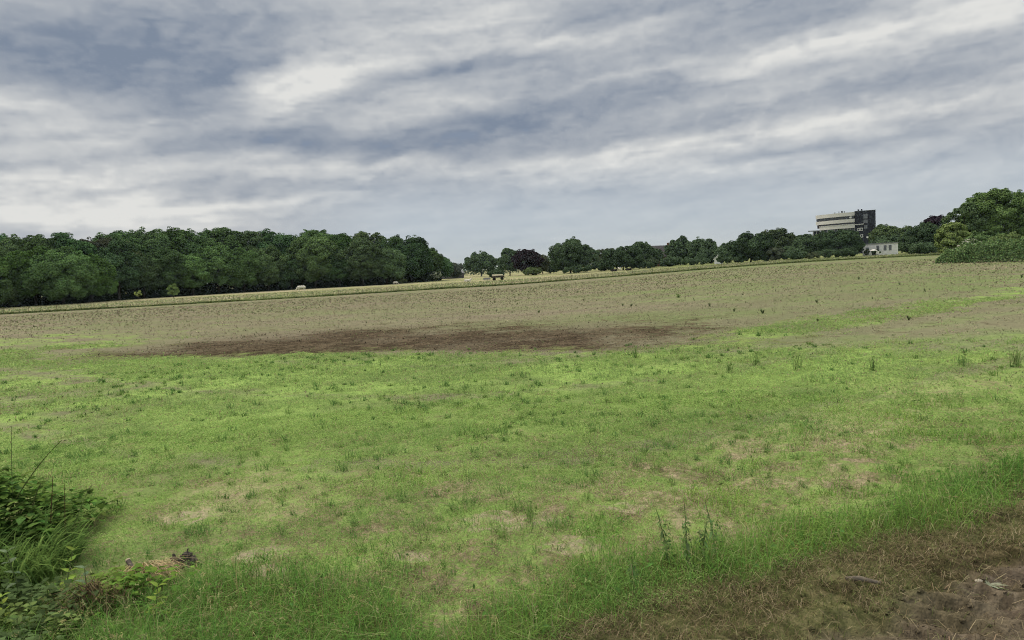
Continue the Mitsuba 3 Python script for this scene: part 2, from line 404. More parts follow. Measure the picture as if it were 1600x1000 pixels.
VC = {'type': 'mesh_attribute', 'name': 'vertex_color'}
def ground_bump(p, n, uv):
    x, y = p.x, p.y
    f = mikit.smoothstep(14.0, 5.0, dr.sqrt(x * x + y * y))
    return 0.10 * mikit.smoothstep(45.0, 16.0, dr.sqrt(x * x + y * y)) * mikit.smoothstep(5.0, 10.0, dr.sqrt(x * x + y * y)) * mikit.fbm(x * 4.0, y * 4.0, 2.0, 3) + f * (0.020 * mikit.fbm(x * 22.0, y * 22.0, 1.0, 4) + 0.004 * mikit.noise(x * 160.0, y * 160.0))


scene['field_mat'] = {'type': 'twosided', 'bsdf': {'type': 'bumpmap', 'scale': 1.0, 'arbitrary': mikit.proc(ground_bump, eps=2e-3), 'bsdf': {'type': 'diffuse', 'reflectance': mikit.proc(ground_color)}}}
scene['meadow_mat'] = diff(mikit.proc(meadow_color))
scene['leaf_mat'] = diff(VC)
scene['grass_mat'] = {'type': 'principledthin', 'base_color': VC, 'roughness': 0.55, 'diff_trans': 0.85, 'spec_trans': 0.0, 'eta': 1.35}
scene['bark_mat'] = diff(mikit.proc(lambda p, n, uv: mikit.mix(C(0.035, 0.030, 0.024), C(0.085, 0.075, 0.060), mikit.fbm(p.x * 3, p.y * 3, p.z * 0.8, 3))))
scene['wood_mat'] = diff(mikit.proc(lambda p, n, uv: mikit.mix(C(0.09, 0.07, 0.05), C(0.20, 0.165, 0.12), mikit.fbm(p.x * 9, p.y * 9, p.z * 2, 3))))
scene['dead_wood_mat'] = diff(mikit.proc(lambda p, n, uv: mikit.mix(C(0.050, 0.044, 0.040), C(0.160, 0.142, 0.125), mikit.fbm(p.x * 45, p.y * 45, p.z * 30, 4))))
scene['pale_wood_mat'] = diff(mikit.proc(lambda p, n, uv: mikit.mix(C(0.30, 0.25, 0.17), C(0.55, 0.48, 0.36), mikit.fbm(p.x * 60, p.y * 60, p.z * 60, 3))))
scene['panel_white'] = diff(mikit.proc(lambda p, n, uv: mikit.mix(C(0.60, 0.595, 0.59), C(0.68, 0.675, 0.67), mikit.fbm(p.x * 0.6, p.y * 0.6, p.z * 1.5, 3))))
scene['panel_dark'] = diff(mikit.proc(lambda p, n, uv: C(0.032, 0.033, 0.046) * (0.8 + 0.4 * mikit.fbm(p.x * 0.7, p.y * 0.7, p.z * 0.7, 3))))
scene['brown_cladding'] = diff(mikit.proc(lambda p, n, uv: C(0.060, 0.050, 0.046) * (0.7 + 0.6 * mikit.fbm(p.x * 2, p.y * 2, p.z, 3))))
scene['render_white'] = diff(mikit.proc(lambda p, n, uv: C(0.91, 0.92, 0.94) * (0.9 + 0.1 * mikit.fbm(p.x, p.y, p.z * 3, 3))))
scene['roof_grey'] = diff(mikit.proc(lambda p, n, uv: C(0.10, 0.095, 0.10) * (0.7 + 0.6 * mikit.fbm(p.x * 2, p.y * 2, p.z * 5, 2))))
scene['brick_mat'] = diff(mikit.proc(lambda p, n, uv: C(0.16, 0.10, 0.075) * (0.8 + 0.4 * mikit.fbm(p.x * 3, p.y * 3, p.z * 6, 2))))
scene['glass_dark'] = {'type': 'principled', 'base_color': {'type': 'rgb', 'value': [0.035, 0.040, 0.048]}, 'roughness': 0.12, 'specular': 0.6}
scene['frame_white'] = diff((0.72, 0.72, 0.72))
scene['metal_grey'] = {'type': 'principled', 'base_color': {'type': 'rgb', 'value': [0.25, 0.26, 0.28]}, 'roughness': 0.5, 'metallic': 0.5}
scene['white_coat'] = diff(mikit.proc(lambda p, n, uv: C(0.72, 0.69, 0.62) * (0.8 + 0.3 * mikit.fbm(p.x * 4, p.y * 4, p.z * 4, 2))))
scene['dark_coat'] = diff((0.03, 0.026, 0.024))
scene['canvas'] = diff(mikit.proc(lambda p, n, uv: C(0.42, 0.40, 0.29) * (0.8 + 0.4 * mikit.fbm(p.x * 3, p.y * 3, p.z * 3, 2))))
scene['parasol_white'] = diff((0.82, 0.82, 0.80))
scene['rubber'] = diff((0.02, 0.02, 0.02))
scene['stone_mat'] = diff(mikit.proc(lambda p, n, uv: mikit.mix(C(0.30, 0.27, 0.22), C(0.50, 0.46, 0.38), mikit.fbm(p.x * 40, p.y * 40, p.z * 40, 3))))

# ------------------------------------------------------------------ ground: one polar grid, shared edges, cut into field, meadow and track
az_f = np.radians(np.arange(-50, 50.01, 0.27))
az_c = np.radians(np.arange(56, 308, 6.0))
AZ = np.concatenate([az_f, az_c])
R = [0.25, 0.6, 1.0, 1.4]
while R[-1] < 6.5:
    R.append(R[-1] * 1.0045)
while R[-1] < 28:
    R.append(R[-1] * 1.0078)
while R[-1] < 9000:
    R.append(R[-1] * 1.042)
R = np.array(R)
rr, aa = np.meshgrid(R, AZ, indexing='ij')
gx, gy = rr * np.sin(aa), rr * np.cos(aa)
gz = ground_z(gx, gy)
gv = np.vstack([np.stack([gx, gy, gz], -1).reshape(-1, 3), [[0, 0, 0]]])
na = len(AZ)
ii, jj = np.meshgrid(np.arange(len(R) - 1), np.arange(na), indexing='ij')
ja = (jj + 1) % na
q = np.stack([ii * na + jj, ii * na + ja, (ii + 1) * na + ja, (ii + 1) * na + jj], -1).reshape(-1, 4)
tri = np.concatenate([q[:, [0, 2, 1]], q[:, [0, 3, 2]]])
j0 = np.arange(na)
tri = np.vstack([tri, np.stack([np.full(na, len(gv) - 1), j0, (j0 + 1) % na], 1)[:, [0, 2, 1]]])
fc = gv[tri].mean(1)
_s, _tr = reg_np(fc[:, 0], fc[:, 1])[:2]
is_track = (_tr > 0.5)
is_meadow = (fc[:, 1] > edge_y(fc[:, 0])) & ~is_track


def sub(mask):
    f = tri[mask]
    u, inv = np.unique(f, return_inverse=True)
    return trimesh.Trimesh(gv[u], inv.reshape(-1, 3), process=False)


for k, mk, mat, lab in (('field', ~is_track & ~is_meadow, 'field_mat', 'wide flat field, bare brown stubble far off and thin green crop nearer'),
                        ('meadow', is_meadow, 'meadow_mat', 'pale dry meadow between the field edge and the trees'),
                        ('dirt_track', is_track, 'field_mat', 'rutted bare dirt track in the lower right corner')):
    scene[k] = mikit.ply(sub(mk), mat, smooth=True)
    tag(k, lab, kind='structure')


# ------------------------------------------------------------------ grass, crop, clippings
def scatter(n, d0, d1, a0=-41.0, a1=41.0, power=0.0):
    """points in front of the camera; density falls as d**-power"""
    u = rng.random(n)
    e = 2 - power
    d = (d0 ** e + u * (d1 ** e - d0 ** e)) ** (1 / e)
    a = np.radians(rng.uniform(a0, a1, n))
    return d * np.sin(a), d * np.cos(a)


def xyz(x, y, dz=0.0):
    return np.stack([x, y, ground_z(x, y) + dz], 1)


BUSH = lambda x, y: sst(1.0, 0.6, ((x + 3.15) / 0.62) ** 2 + ((y - 4.30) / 0.62) ** 2)   # where the rank bush stands

# young crop: short blades and small leaves in low clumps
x, y = scatter(440000, 3.0, 27.0, power=1.15)
d = np.hypot(x, y)
s, track, clip, lush, lush2, patch, soil, green, brown = reg_np(x, y)
ru, rv = 0.78 * x + 0.62 * y, -0.62 * x + 0.78 * y          # along and across the drilled rows
rho = 0.78 * y - 0.62 * np.sqrt((x + 0.5) ** 2 + 6.0)
rl = nz(rho * 1.7, 0.12 * x, 1.0, 39, 4)
clump = nz(ru * 0.7, rv * 1.3, 1.2, 31)
clump2 = nz(ru * 0.8, rv * 1.2, 4.6, 32)
clump3 = nz(x, y, 0.35, 33)
cover_ = 0.32 * clump + 0.36 * clump2 + 0.12 * clump3 + 0.20 * rl
green = np.where((green > 0.001) & (green < 0.999), sst(0.15, 0.85, green + 0.7 * (nz(x, y, 4.5, 30) - 0.5) + 0.6 * (clump - 0.5) + 0.5 * (rl - 0.5)), green)
keep = green * (0.10 + 1.5 * sst(0.36, 0.56, cover_)) * (1 - 0.75 * patch * sst(0.54, 0.42, 0.6 * clump + 0.4 * clump2))
keep *= (1 - sst(2.95, 2.7, s)) * (1 - 0.8 * soil) * (1 - BUSH(x, y)) * (1 - 0.62 * sand(x, y, sst, np.sin))
m = rng.random(len(x)) < keep * 0.95
x, y, d, s, patch, clump, clump2, clump3, rl = x[m], y[m], d[m], s[m], patch[m], clump[m], clump2[m], clump3[m], rl[m]
n = len(x)
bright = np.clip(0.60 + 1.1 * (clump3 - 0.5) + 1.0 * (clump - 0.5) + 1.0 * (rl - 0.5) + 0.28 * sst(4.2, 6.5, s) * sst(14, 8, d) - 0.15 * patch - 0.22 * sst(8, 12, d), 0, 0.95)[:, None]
col = (1 - bright) * np.array([0.235, 0.380, 0.120]) + bright * np.array([0.395, 0.555, 0.185])
cool = sst(0.5, 0.68, nz(x, y, 0.8, 34))[:, None] * 0.6
col = (1 - cool) * col + cool * np.array([0.155, 0.290, 0.090])
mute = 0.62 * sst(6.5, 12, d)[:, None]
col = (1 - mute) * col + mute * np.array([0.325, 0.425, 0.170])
col = col * (1 + 0.13 * rng.normal(size=(n, 1))) * (1 + 0.04 * rng.normal(size=(n, 3)))
dry = rng.random(n) < 0.06 + 0.16 * patch
col[dry] = np.array([0.36, 0.31, 0.19]) * (1 + 0.2 * rng.normal(size=(dry.sum(), 1)))
hump = sst(0.42, 0.66, clump2) * (0.5 + sst(0.4, 0.6, clump))
h = (0.012 + 0.028 * rng.random(n) ** 1.5 + 0.045 * hump * rng.random(n)) * (0.8 + 0.5 * sst(0.5, 0.7, nz(x, y, 2.0, 35)))
isleaf = rng.random(n) < 0.62
b = ~isleaf
pairs = [blades(xyz(x[b], y[b], -0.004), h[b] * 1.35, np.maximum(0.0030, 0.00075 * d[b]), rng.uniform(0, 6.28, b.sum()), rng.uniform(0.5, 1.9, b.sum()), col[b], col[b] * 1.1)]
L = np.maximum(0.011, 0.0022 * d[isleaf]) * rng.uniform(0.7, 1.5, isleaf.sum())
pairs.append(cards(xyz(x[isleaf], y[isleaf], 0) + np.stack([0 * L, 0 * L, h[isleaf] * 0.8], 1),
                   unit(np.array([0, 0, 1.0]) + 0.5 * rng.normal(size=(isleaf.sum(), 3))), L, L * 0.5, col[isleaf]))
x, y = scatter(330000, 2.9, 9.5, power=1.3)
s, track, clip, lush, lush2, patch, soil, green, brown = reg_np(x, y)
cov = 0.35 * nz(x, y, 1.2, 36) + 0.65 * nz(x, y, 5.0, 37)
m = rng.random(len(x)) < np.clip(green * (0.12 + 1.3 * sst(0.40, 0.55, cov)) * (1 - 0.6 * patch * sst(0.56, 0.44, cov)), 0, 1) * (1 - sst(2.95, 2.7, s)) * (1 - BUSH(x, y)) * (1 - 0.62 * sand(x, y, sst, np.sin))
x, y, s = x[m], y[m], s[m]
n = len(x)
b_ = np.clip(0.35 + 1.8 * (nz(x, y, 0.9, 38) - 0.5) + 0.25 * rng.normal(size=n), 0, 1)[:, None]
col = ((1 - b_) * np.array([0.205, 0.330, 0.100]) + b_ * np.array([0.385, 0.550, 0.175])) * (1 + 0.2 * rng.normal(size=(n, 1)))
L = np.maximum(0.008, 0.0016 * np.hypot(x, y)) * rng.uniform(0.7, 1.5, n)
pairs.append(cards(xyz(x, y, 0) + np.stack([0 * L, 0 * L, 0.004 + 0.022 * rng.random(n)], 1), unit(np.array([0, 0, 1.0]) + 0.6 * rng.normal(size=(n, 3))), L, L * 0.6, col))
mesh, cc = join(pairs)
scene['crop'] = mikit.ply(mesh, 'grass_mat', color=cc)
tag('crop', 'short bright green young crop covering the nearer half of the field', 'crop', kind='stuff')

# lush long grass along the edge of the track
x, y = scatter(95000, 2.6, 9.5, -44, 44, power=1.0)
s, track, clip, lush, lush2, patch, soil, green, brown = reg_np(x, y)
cl = nz(x, y, 2.2, 41)
cl2 = nz(x, y, 6.0, 42)
tuft = patch * sst(0.56, 0.66, 0.6 * cl + 0.4 * nz(x, y, 1.0, 43)) * 0.5
w_ = np.maximum(np.maximum(lush, lush2), tuft) * (0.25 + 1.3 * sst(0.3, 0.6, 0.5 * cl + 0.5 * cl2)) * (1 - BUSH(x, y))
m = rng.random(len(x)) < w_
x, y, lush, lush2, cl = x[m], y[m], lush[m], lush2[m], cl[m]
n = len(x)
d = np.hypot(x, y)
big = np.maximum(lush, lush2)
h = (0.045 + 0.11 * big * rng.random(n) + 0.03 * rng.random(n)) * (0.7 + 0.7 * cl)
yel = np.clip(0.3 + 2.2 * (nz(x, y, 0.7, 44) - 0.5), 0, 1)[:, None]
col = (1 - yel) * np.array([0.155, 0.300, 0.072]) + yel * np.array([0.310, 0.455, 0.115])
col = col * (1 + 0.22 * rng.normal(size=(n, 1))) * (1 + 0.06 * rng.normal(size=(n, 3)))
pale = rng.random(n) < 0.09
col[pale] = np.array([0.42, 0.44, 0.22]) * (1 + 0.2 * rng.normal(size=(pale.sum(), 1)))
lg = blades(xyz(x, y, -0.006), h * 1.2, np.maximum(0.0034, 0.0009 * d), rng.uniform(0, 6.28, n), rng.uniform(0.2, 1.7, n), col, col * 1.15)
k_ = rng.choice(np.nonzero(big > 0.4)[0], 420)            # taller seeding stalks with small heads
hs = rng.uniform(0.12, 0.26, 420)
st_c = vary((0.36, 0.34, 0.17), 420, 0.25, 0.06)
sa, sl = rng.uniform(0, 6.28, 420), rng.uniform(0.1, 0.7, 420)
stalk = blades(xyz(x[k_], y[k_]), hs, 0.0028, sa, sl, st_c)
tp = stalk[0].vertices[4::5]
head, hc = cards(np.repeat(tp, 5, 0) + 0.007 * rng.normal(size=(2100, 3)), unit(rng.normal(size=(2100, 3))), 0.016, 0.005, np.repeat(st_c, 5, 0) * 1.1)
kb = rng.choice(len(x), 900)                               # broad weed leaves among the blades
Lb = rng.uniform(0.02, 0.05, 900)
broad = cards(xyz(x[kb], y[kb]) + np.stack([0 * Lb, 0 * Lb, rng.uniform(0.02, 0.09, 900)], 1), unit(np.array([0, 0, 1.0]) + 0.5 * rng.normal(size=(900, 3))), Lb, Lb * 0.45, vary((0.15, 0.27, 0.075), 900, 0.25, 0.08))
mesh, cc = join([lg, stalk, (head, hc), broad])
scene['long_grass'] = mikit.ply(mesh, 'grass_mat', color=cc)
tag('long_grass', 'lush long green grass in a strip along the edge of the track', 'grass', kind='stuff')

# darker tufts standing out of the crop
x, y = scatter(2600, 3.4, 17.0, power=1.0)
s, track, clip, lush, lush2, patch, soil, green, brown = reg_np(x, y)
m = (rng.random(len(x)) < (0.25 + 0.75 * sst(0.42, 0.62, nz(x, y, 0.55, 45))) * np.clip(green + 0.4 * patch, 0, 1)) & (s > 3.1) & (BUSH(x, y) < 0.2)
x, y = x[m], y[m]
k_ = rng.integers(9, 26, len(x))
sz_ = 0.7 + 0.9 * rng.random(len(x)) ** 2.5
tc_ = np.where(rng.random((len(x), 1)) < 0.65, [[0.140, 0.255, 0.080]], [[0.215, 0.330, 0.100]])
X, Y, S_ = np.repeat(x, k_), np.repeat(y, k_), np.repeat(sz_, k_)
n = len(X)
col = np.repeat(tc_, k_, 0) * (1 + 0.2 * rng.normal(size=(n, 1)))
d = np.hypot(X, Y)
X = X + 0.022 * S_ * rng.normal(size=n)
Y = Y + 0.022 * S_ * rng.normal(size=n)
mesh, cc = join([blades(xyz(X, Y, -0.004), (0.035 + 0.05 * rng.random(n)) * S_, np.maximum(0.0034, 0.0008 * d), rng.uniform(0, 6.28, n), rng.uniform(0.2, 1.6, n), col, col * 1.2)])
scene['grass_tufts'] = mikit.ply(mesh, 'grass_mat', color=cc)
tag('grass_tufts', 'small darker grass tufts dotted through the green crop', 'grass', kind='stuff')

# mown brown clippings, straw litter and short tufts
x, y = scatter(190000, 2.4, 9.0, -44, 44, power=1.3)
s, track, clip, lush, lush2, patch, soil, green, brown = reg_np(x, y)
pr = np.clip(clip * (1 - 0.9 * track) * (0.25 + 1.2 * sst(0.35, 0.6, 0.5 * nz(x, y, 3.0, 53) + 0.5 * nz(x, y, 9.0, 54))) + 0.16 * patch + 0.03 * green + 0.02 * track, 0, 1) * (1 - 0.8 * lush) * (1 - BUSH(x, y))
m = rng.random(len(x)) < pr
x, y, clip, patch = x[m], y[m], clip[m], patch[m]
n = len(x)
pal = rng.random((n, 1))
col = np.where(pal < 0.30, [[0.090, 0.072, 0.044]], np.where(pal < 0.68, [[0.190, 0.155, 0.092]], np.where(pal < 0.84, [[0.32, 0.27, 0.175]], [[0.15, 0.18, 0.07]])))
col = np.where(clip[:, None] > 0.5, col, col * np.array([1.5, 1.5, 1.4]))
col = col * (1 + 0.2 * rng.normal(size=(n, 1)))
mesh, cc = join([blades(xyz(x, y, 0.002 + 0.018 * rng.random(n)), 0.018 + 0.05 * rng.random(n) ** 2.5, 0.0026, rng.uniform(0, 6.28, n), rng.uniform(1.0, 2.4, n), col)])
scene['straw_litter'] = mikit.ply(mesh, 'leaf_mat', color=cc)
tag('straw_litter', 'brown mown clippings and straw bits strewn beside the track', 'straw', kind='stuff')

x, y = scatter(170000, 2.4, 9.0, -44, 44, power=1.2)
s, track, clip, lush, lush2, patch, soil, green, brown = reg_np(x, y)
m = rng.random(len(x)) < clip * (1 - 0.93 * track) * sst(0.32, 0.54, 0.5 * nz(x, y, 2.6, 51) + 0.5 * nz(x, y, 7.0, 52)) * (0.55 + 0.45 * sst(2.2, 2.9, s))
x, y = x[m], y[m]
n = len(x)
col = np.where(rng.random((n, 1)) < 0.7, [[0.155, 0.190, 0.068]], [[0.230, 0.205, 0.105]]) * (1 + 0.25 * rng.normal(size=(n, 1)))
mesh, cc = join([blades(xyz(x, y, -0.004), 0.018 + 0.045 * rng.random(n) ** 1.8, 0.0030, rng.uniform(0, 6.28, n), rng.uniform(0.3, 1.7, n), col)])
scene['mown_grass'] = mikit.ply(mesh, 'grass_mat', color=cc)
tag('mown_grass', 'short dull green grass regrowing through the brown clippings', 'grass', kind='stuff')

# stubble and clods on the bare part of the field
x, y = scatter(80000, 9.0, 110.0, power=1.75)
s, track, clip, lush, lush2, patch, soil, green, brown = reg_np(x, y)
d = np.hypot(x, y)
m = (rng.random(len(x)) < (1 - 0.9 * green) * (0.25 + 0.75 * nz(x, y, 0.6, 61))) & (y < edge_y(x) - 1)
x, y, d, soil = x[m], y[m], d[m], soil[m]
n = len(x)
pal = rng.random((n, 1))
col = np.where(pal < 0.55, [[0.33, 0.28, 0.20]], np.where(pal < 0.86, [[0.20, 0.235, 0.11]], [[0.165, 0.145, 0.10]]))
col = np.where((soil[:, None] > 0.35) & (pal < 0.5), [[0.05, 0.036, 0.027]], col) * (1 + 0.25 * rng.normal(size=(n, 1)))
sz = np.maximum(0.02, 0.0013 * d) * rng.uniform(0.6, 1.5, n)
mesh, cc = join([cards(xyz(x, y, 0) + np.stack([0 * sz, 0 * sz, sz * 0.35], 1), unit(np.array([0, -0.5, 0.7]) + 0.8 * rng.normal(size=(n, 3))), sz * 1.3, sz * 0.7, col)])
scene['stubble'] = mikit.ply(mesh, 'leaf_mat', color=cc)
tag('stubble', 'dry stubble, clods and sprouts on the bare brown part of the field', 'stubble', kind='stuff')

# rank grass along the far field edge
n = 26000
x = rng.uniform(-105, 92, n)
off = rng.normal(0.0, 0.55, n)
yy = edge_y(x) + 0.6 + off
P = np.stack([x, yy, terrain(x, yy)], 1)
gsh = nz(x, yy, 0.35, 71)
hh = (0.14 + 0.26 * rng.random(n)) * (0.45 + 0.9 * gsh)
col = vary((0.150, 0.190, 0.075), n, 0.25, 0.08)
fr = off < -0.5
col[fr] *= 0.8
mesh, cc = join([blades(P, hh, 0.10, rng.uniform(0, 6.28, n), rng.uniform(0.1, 0.9, n), col, col * 1.3)])
scene['verge_grass'] = mikit.ply(mesh, 'leaf_mat', color=cc)
tag('verge_grass', 'dark rank grass along the far edge of the field', 'grass', kind='stuff')

n = 30000
x = rng.uniform(-125, 125, n)
yy = edge_y(x) + 1.2 + 60 * rng.random(n) ** 1.6
P = np.stack([x, yy, terrain(x, yy)], 1)
pale = nz(x, yy, 0.07, 72)
col = np.where(rng.random((n, 1)) < sst(0.3, 0.7, pale)[:, None], [[0.36, 0.355, 0.225]], [[0.26, 0.325, 0.15]]) * (1 + 0.2 * rng.normal(size=(n, 1)))
mesh, cc = join([blades(P, 0.12 + 0.22 * rng.random(n), 0.13, rng.uniform(0, 6.28, n), rng.uniform(0.1, 0.9, n), col)])
scene['meadow_grass'] = mikit.ply(mesh, 'leaf_mat', color=cc)
tag('meadow_grass', 'pale seeding grass of the meadow beyond the field edge', 'grass', kind='stuff')


# ------------------------------------------------------------------ trees
def crown_mesh(r, X, Y, z0, w, h, base, nb, leaf, color, open_=0.0, cover=1.25, squash=0.85, flat_top=0.0, dark_dev=0.10, brs=(0.24, 0.36), blossom=None):
    """billowing crown of leaf clumps spread over many boughs"""
    zc, rz, rx = z0 + base * h + (1 - base) * h / 2, (1 - base) * h / 2, w / 2
    g = (np.arange(nb) + 0.5) / nb
    ph = np.pi * (1 + 5 ** 0.5) * np.arange(nb) + r.uniform(0, 6)
    ct = 1 - 1.85 * g
    st = np.sqrt(np.maximum(0, 1 - ct ** 2))
    dirs = np.stack([st * np.cos(ph), st * np.sin(ph), ct], 1) + 0.10 * r.normal(size=(nb, 3))
    rad = r.uniform(*brs, nb)
    k = (1 - rad * 0.95)[:, None] * r.uniform(0.84, 1.0, nb)[:, None]
    taper = 1 - 0.0 * dirs[:, 2:3]
    cen = np.stack([rx * dirs[:, 0] * taper[:, 0], rx * dirs[:, 1] * taper[:, 0], rz * dirs[:, 2]], 1) * k
    ncore = max(2, nb // 5)
    core = r.normal(size=(ncore, 3)) * np.array([rx, rx, rz]) * 0.25
    cen = np.vstack([cen, core])
    rad = np.concatenate([rad, r.uniform(0.3, 0.4, ncore)]) * min(rx, rz * 1.15)
    tone = 1 + dark_dev * r.normal(size=len(cen))
    Ps, Ns, Cs, Ls = [], [], [], []
    for c, q, tn in zip(cen, rad, tone):
        out = unit(c / np.array([rx, rx, rz]))
        # each bough carries smaller sprays of leaves on its outer side
        ns = 13
        sd = unit(r.normal(size=(ns * 3, 3)))
        sd = sd[(sd @ out > -0.35) & (sd[:, 2] > -0.75)][:ns]
        sc = c + sd * (q * r.uniform(0.55, 0.85, (len(sd), 1))) * np.array([1, 1, squash])
        sq = np.clip(q * r.uniform(0.30, 0.52, len(sd)), 1.6 * leaf, None)
        ne = r.integers(0, 4)                                     # shoots that stick out of the outline
        se = unit(r.normal(size=(ne, 3)) * 0.6 + out + np.array([0, 0, 0.4]))
        sc = np.vstack([sc, c + se * (q * r.uniform(0.80, 1.0, (ne, 1)))])
        sq = np.concatenate([sq, np.clip(q * r.uniform(0.18, 0.30, ne), 1.3 * leaf, None)])
        for c2, q2 in zip(sc, sq):
            if r.random() < open_ * 0.6:
                continue
            cnt = max(6, int(cover * 2.0 * np.pi * q2 * q2 / (leaf * leaf * 0.42)))
            dv = unit(r.normal(size=(cnt, 3)) + np.array([0, 0, 0.35]) + 0.45 * out)
            rr_ = q2 * (0.70 + 0.38 * r.random(cnt) ** 0.8)
            p = c2 + dv * rr_[:, None] * np.array([1.12, 1.12, 0.78])
            Ps.append(p)
            Ns.append(unit(dv * 0.75 + np.array([0, 0, 0.55]) + 0.32 * r.normal(size=(cnt, 3))))
            Cs.append(np.asarray(color)[None] * tn * r.uniform(0.85, 1.15) * (1 + 0.08 * r.normal(size=(cnt, 1))) * (1 + 0.03 * r.normal(size=(cnt, 3))))
            Ls.append(leaf * r.uniform(0.7, 1.35, cnt))
    P, N, Cc, L = np.vstack(Ps), np.vstack(Ns), np.vstack(Cs), np.concatenate(Ls)
    P = P + np.array([X, Y, zc])
    keep = P[:, 2] > z0 + 0.05
    P, N, Cc, L = P[keep], N[keep], Cc[keep], L[keep]
    return P, N, np.clip(Cc, 0.004, 0.9), L, cen + np.array([X, Y, zc]), rad


def trunk_mesh(r, X, Y, z0, h, w, base, cen):
    tr = max(0.04, 0.016 * h + 0.006 * w)
    zt = z0 + h * (base + (1 - base) * 0.62)
    ms = [tube([(X, Y, z0 - 0.1), (X + 0.02 * h, Y, z0 + 0.5 * (zt - z0)), (X, Y, zt)], [tr * 1.25, tr * 0.8, tr * 0.25], 7)]
    for c in cen[r.permutation(len(cen))[:7]]:
        za = z0 + (zt - z0) * r.uniform(0.35, 0.8)
        a = np.array([X, Y, za])
        midp = 0.5 * (a + c) + np.array([0, 0, 0.06 * h])
        ms.append(tube([a, midp, c], [tr * 0.5, tr * 0.3, tr * 0.1], 5))
    return cat_mesh(ms)


def tree(name, label, X, Y, h, w, color, base=0.12, nb=26, seed=0, group=None, cat='tree', z0=None, leafk=0.00165, **kw):
    r = np.random.default_rng(7000 + seed)
    z0 = float(terrain(X, Y)) if z0 is None else z0
    leaf = max(0.05, min(leafk * math.hypot(X, Y), 0.055 * min(w, 2 * h)))
    key = thing(name, label, cat, group)
    P, N, Cc, L, cen, rad = crown_mesh(r, X, Y, z0, w, h, base, nb, leaf, color, **kw)
    mesh, cc = cards(P, N, L, L * 0.75, Cc, r=r)
    part(key, 'trunk' if cat == 'tree' else 'stem', trunk_mesh(r, X, Y, z0, h, w, base, cen), 'bark_mat', smooth=40)
    part(key, 'crown' if cat == 'tree' else 'foliage', mesh, 'leaf_mat', color=np.clip(cc, 0.004, 0.9))
    return key, P, N, L, r


ORD = 'first second third fourth fifth sixth seventh eighth ninth tenth eleventh twelfth thirteenth fourteenth fifteenth sixteenth seventeenth eighteenth nineteenth twentieth'.split()
GREEN = (0.104, 0.180, 0.074)
BACK = [(-128.4,181.1,18.0,12.2),(-123.5,184.5,17.9,12.2),(-117.6,185.4,17.5,12.1),(-111.5,185.4,17.5,11.9),(-106.8,187.4,17.2,11.8),(-106.2,197.8,17.5,12.3),(-105.1,207.9,18.3,12.8),(-101.3,215.1,19.0,13.1),(-96.3,220.0,18.4,13.2),(-91.3,224.7,19.1,13.3),(-85.7,229.2,19.1,13.4),(-79.6,233.6,19.2,13.6),(-73.2,237.7,18.9,13.7),(-66.8,240.9,18.9,13.7),(-60.0,242.7,19.2,13.7),(-52.9,244.3,19.0,13.7),(-45.7,245.8,17.5,13.7),(-39.3,248.9,15.4,13.8),(-33.9,261.1,14.6,14.5)]
FRONT = [(-105.3,152.1,7.6,10.8),(-110.1,169.6,11.5,10.8),(-104.6,169.7,13.8,10.3),(-98.6,169.8,14.6,10.8),(-97.8,179.9,13.0,9.9),(-97.0,191.0,15.0,10.7),(-94.2,198.1,12.8,10.2),(-89.8,202.8,14.7,11.4),(-85.3,207.3,12.3,10.1),(-80.1,211.8,14.2,11.3),(-74.4,215.6,11.6,10.6),(-68.7,219.1,13.5,11.5),(-62.9,222.2,10.8,10.8),(-56.4,223.7,13.8,11.9),(-49.7,225.0,10.9,10.7),(-43.2,226.1,12.8,11.5),(-36.5,228.7,11.1,11.6),(-31.3,244.8,12.8,13.1),(-27.2,255.8,11.7,9.8),(-23.6,264.6,7.9,7.5)]
for i, (X, Y, h, w) in enumerate(BACK):
    c = np.array(GREEN) * np.random.default_rng(i + 50).uniform(0.85, 1.2) * np.random.default_rng(i + 90).uniform(0.9, 1.1, 3)
    if i == 5:
        c = np.array((0.09, 0.10, 0.065))
    jr = np.random.default_rng(i + 250)
    w, h = w * jr.uniform(1.0, 1.35), h * (jr.uniform(0.90, 1.04) if i < 17 else 1)
    tree('oak_tree', f'{ORD[i]} tree from the left among the tops along the skyline of the wood', X, Y, h, w, c, base=0.25, nb=24, brs=(0.25, 0.40), seed=i, group='tree tops on the skyline of the wood', cover=1.1, dark_dev=0.14)
for i, (X, Y, h, w) in enumerate(FRONT):
    c = np.array(GREEN) * np.random.default_rng(i + 150).uniform(0.7, 1.3) * np.random.default_rng(i + 190).uniform(0.9, 1.1, 3)
    if i < 5:
        c = c * np.array([1.1, 1.15, 0.95])
    jr = np.random.default_rng(i + 350)
    w, h = w * jr.uniform(1.0, 1.4), h * (jr.uniform(0.82, 1.12) if i < 18 else 1)
    tree('wood_edge_tree', f'dark green broad tree in the front row of the wood, {ORD[i]} from its left end', X, Y, h, w, c, base=0.01 if i < 6 else 0.05, nb=26, brs=(0.26, 0.42), seed=100 + i, dark_dev=0.16, group='front row trees of the wood')

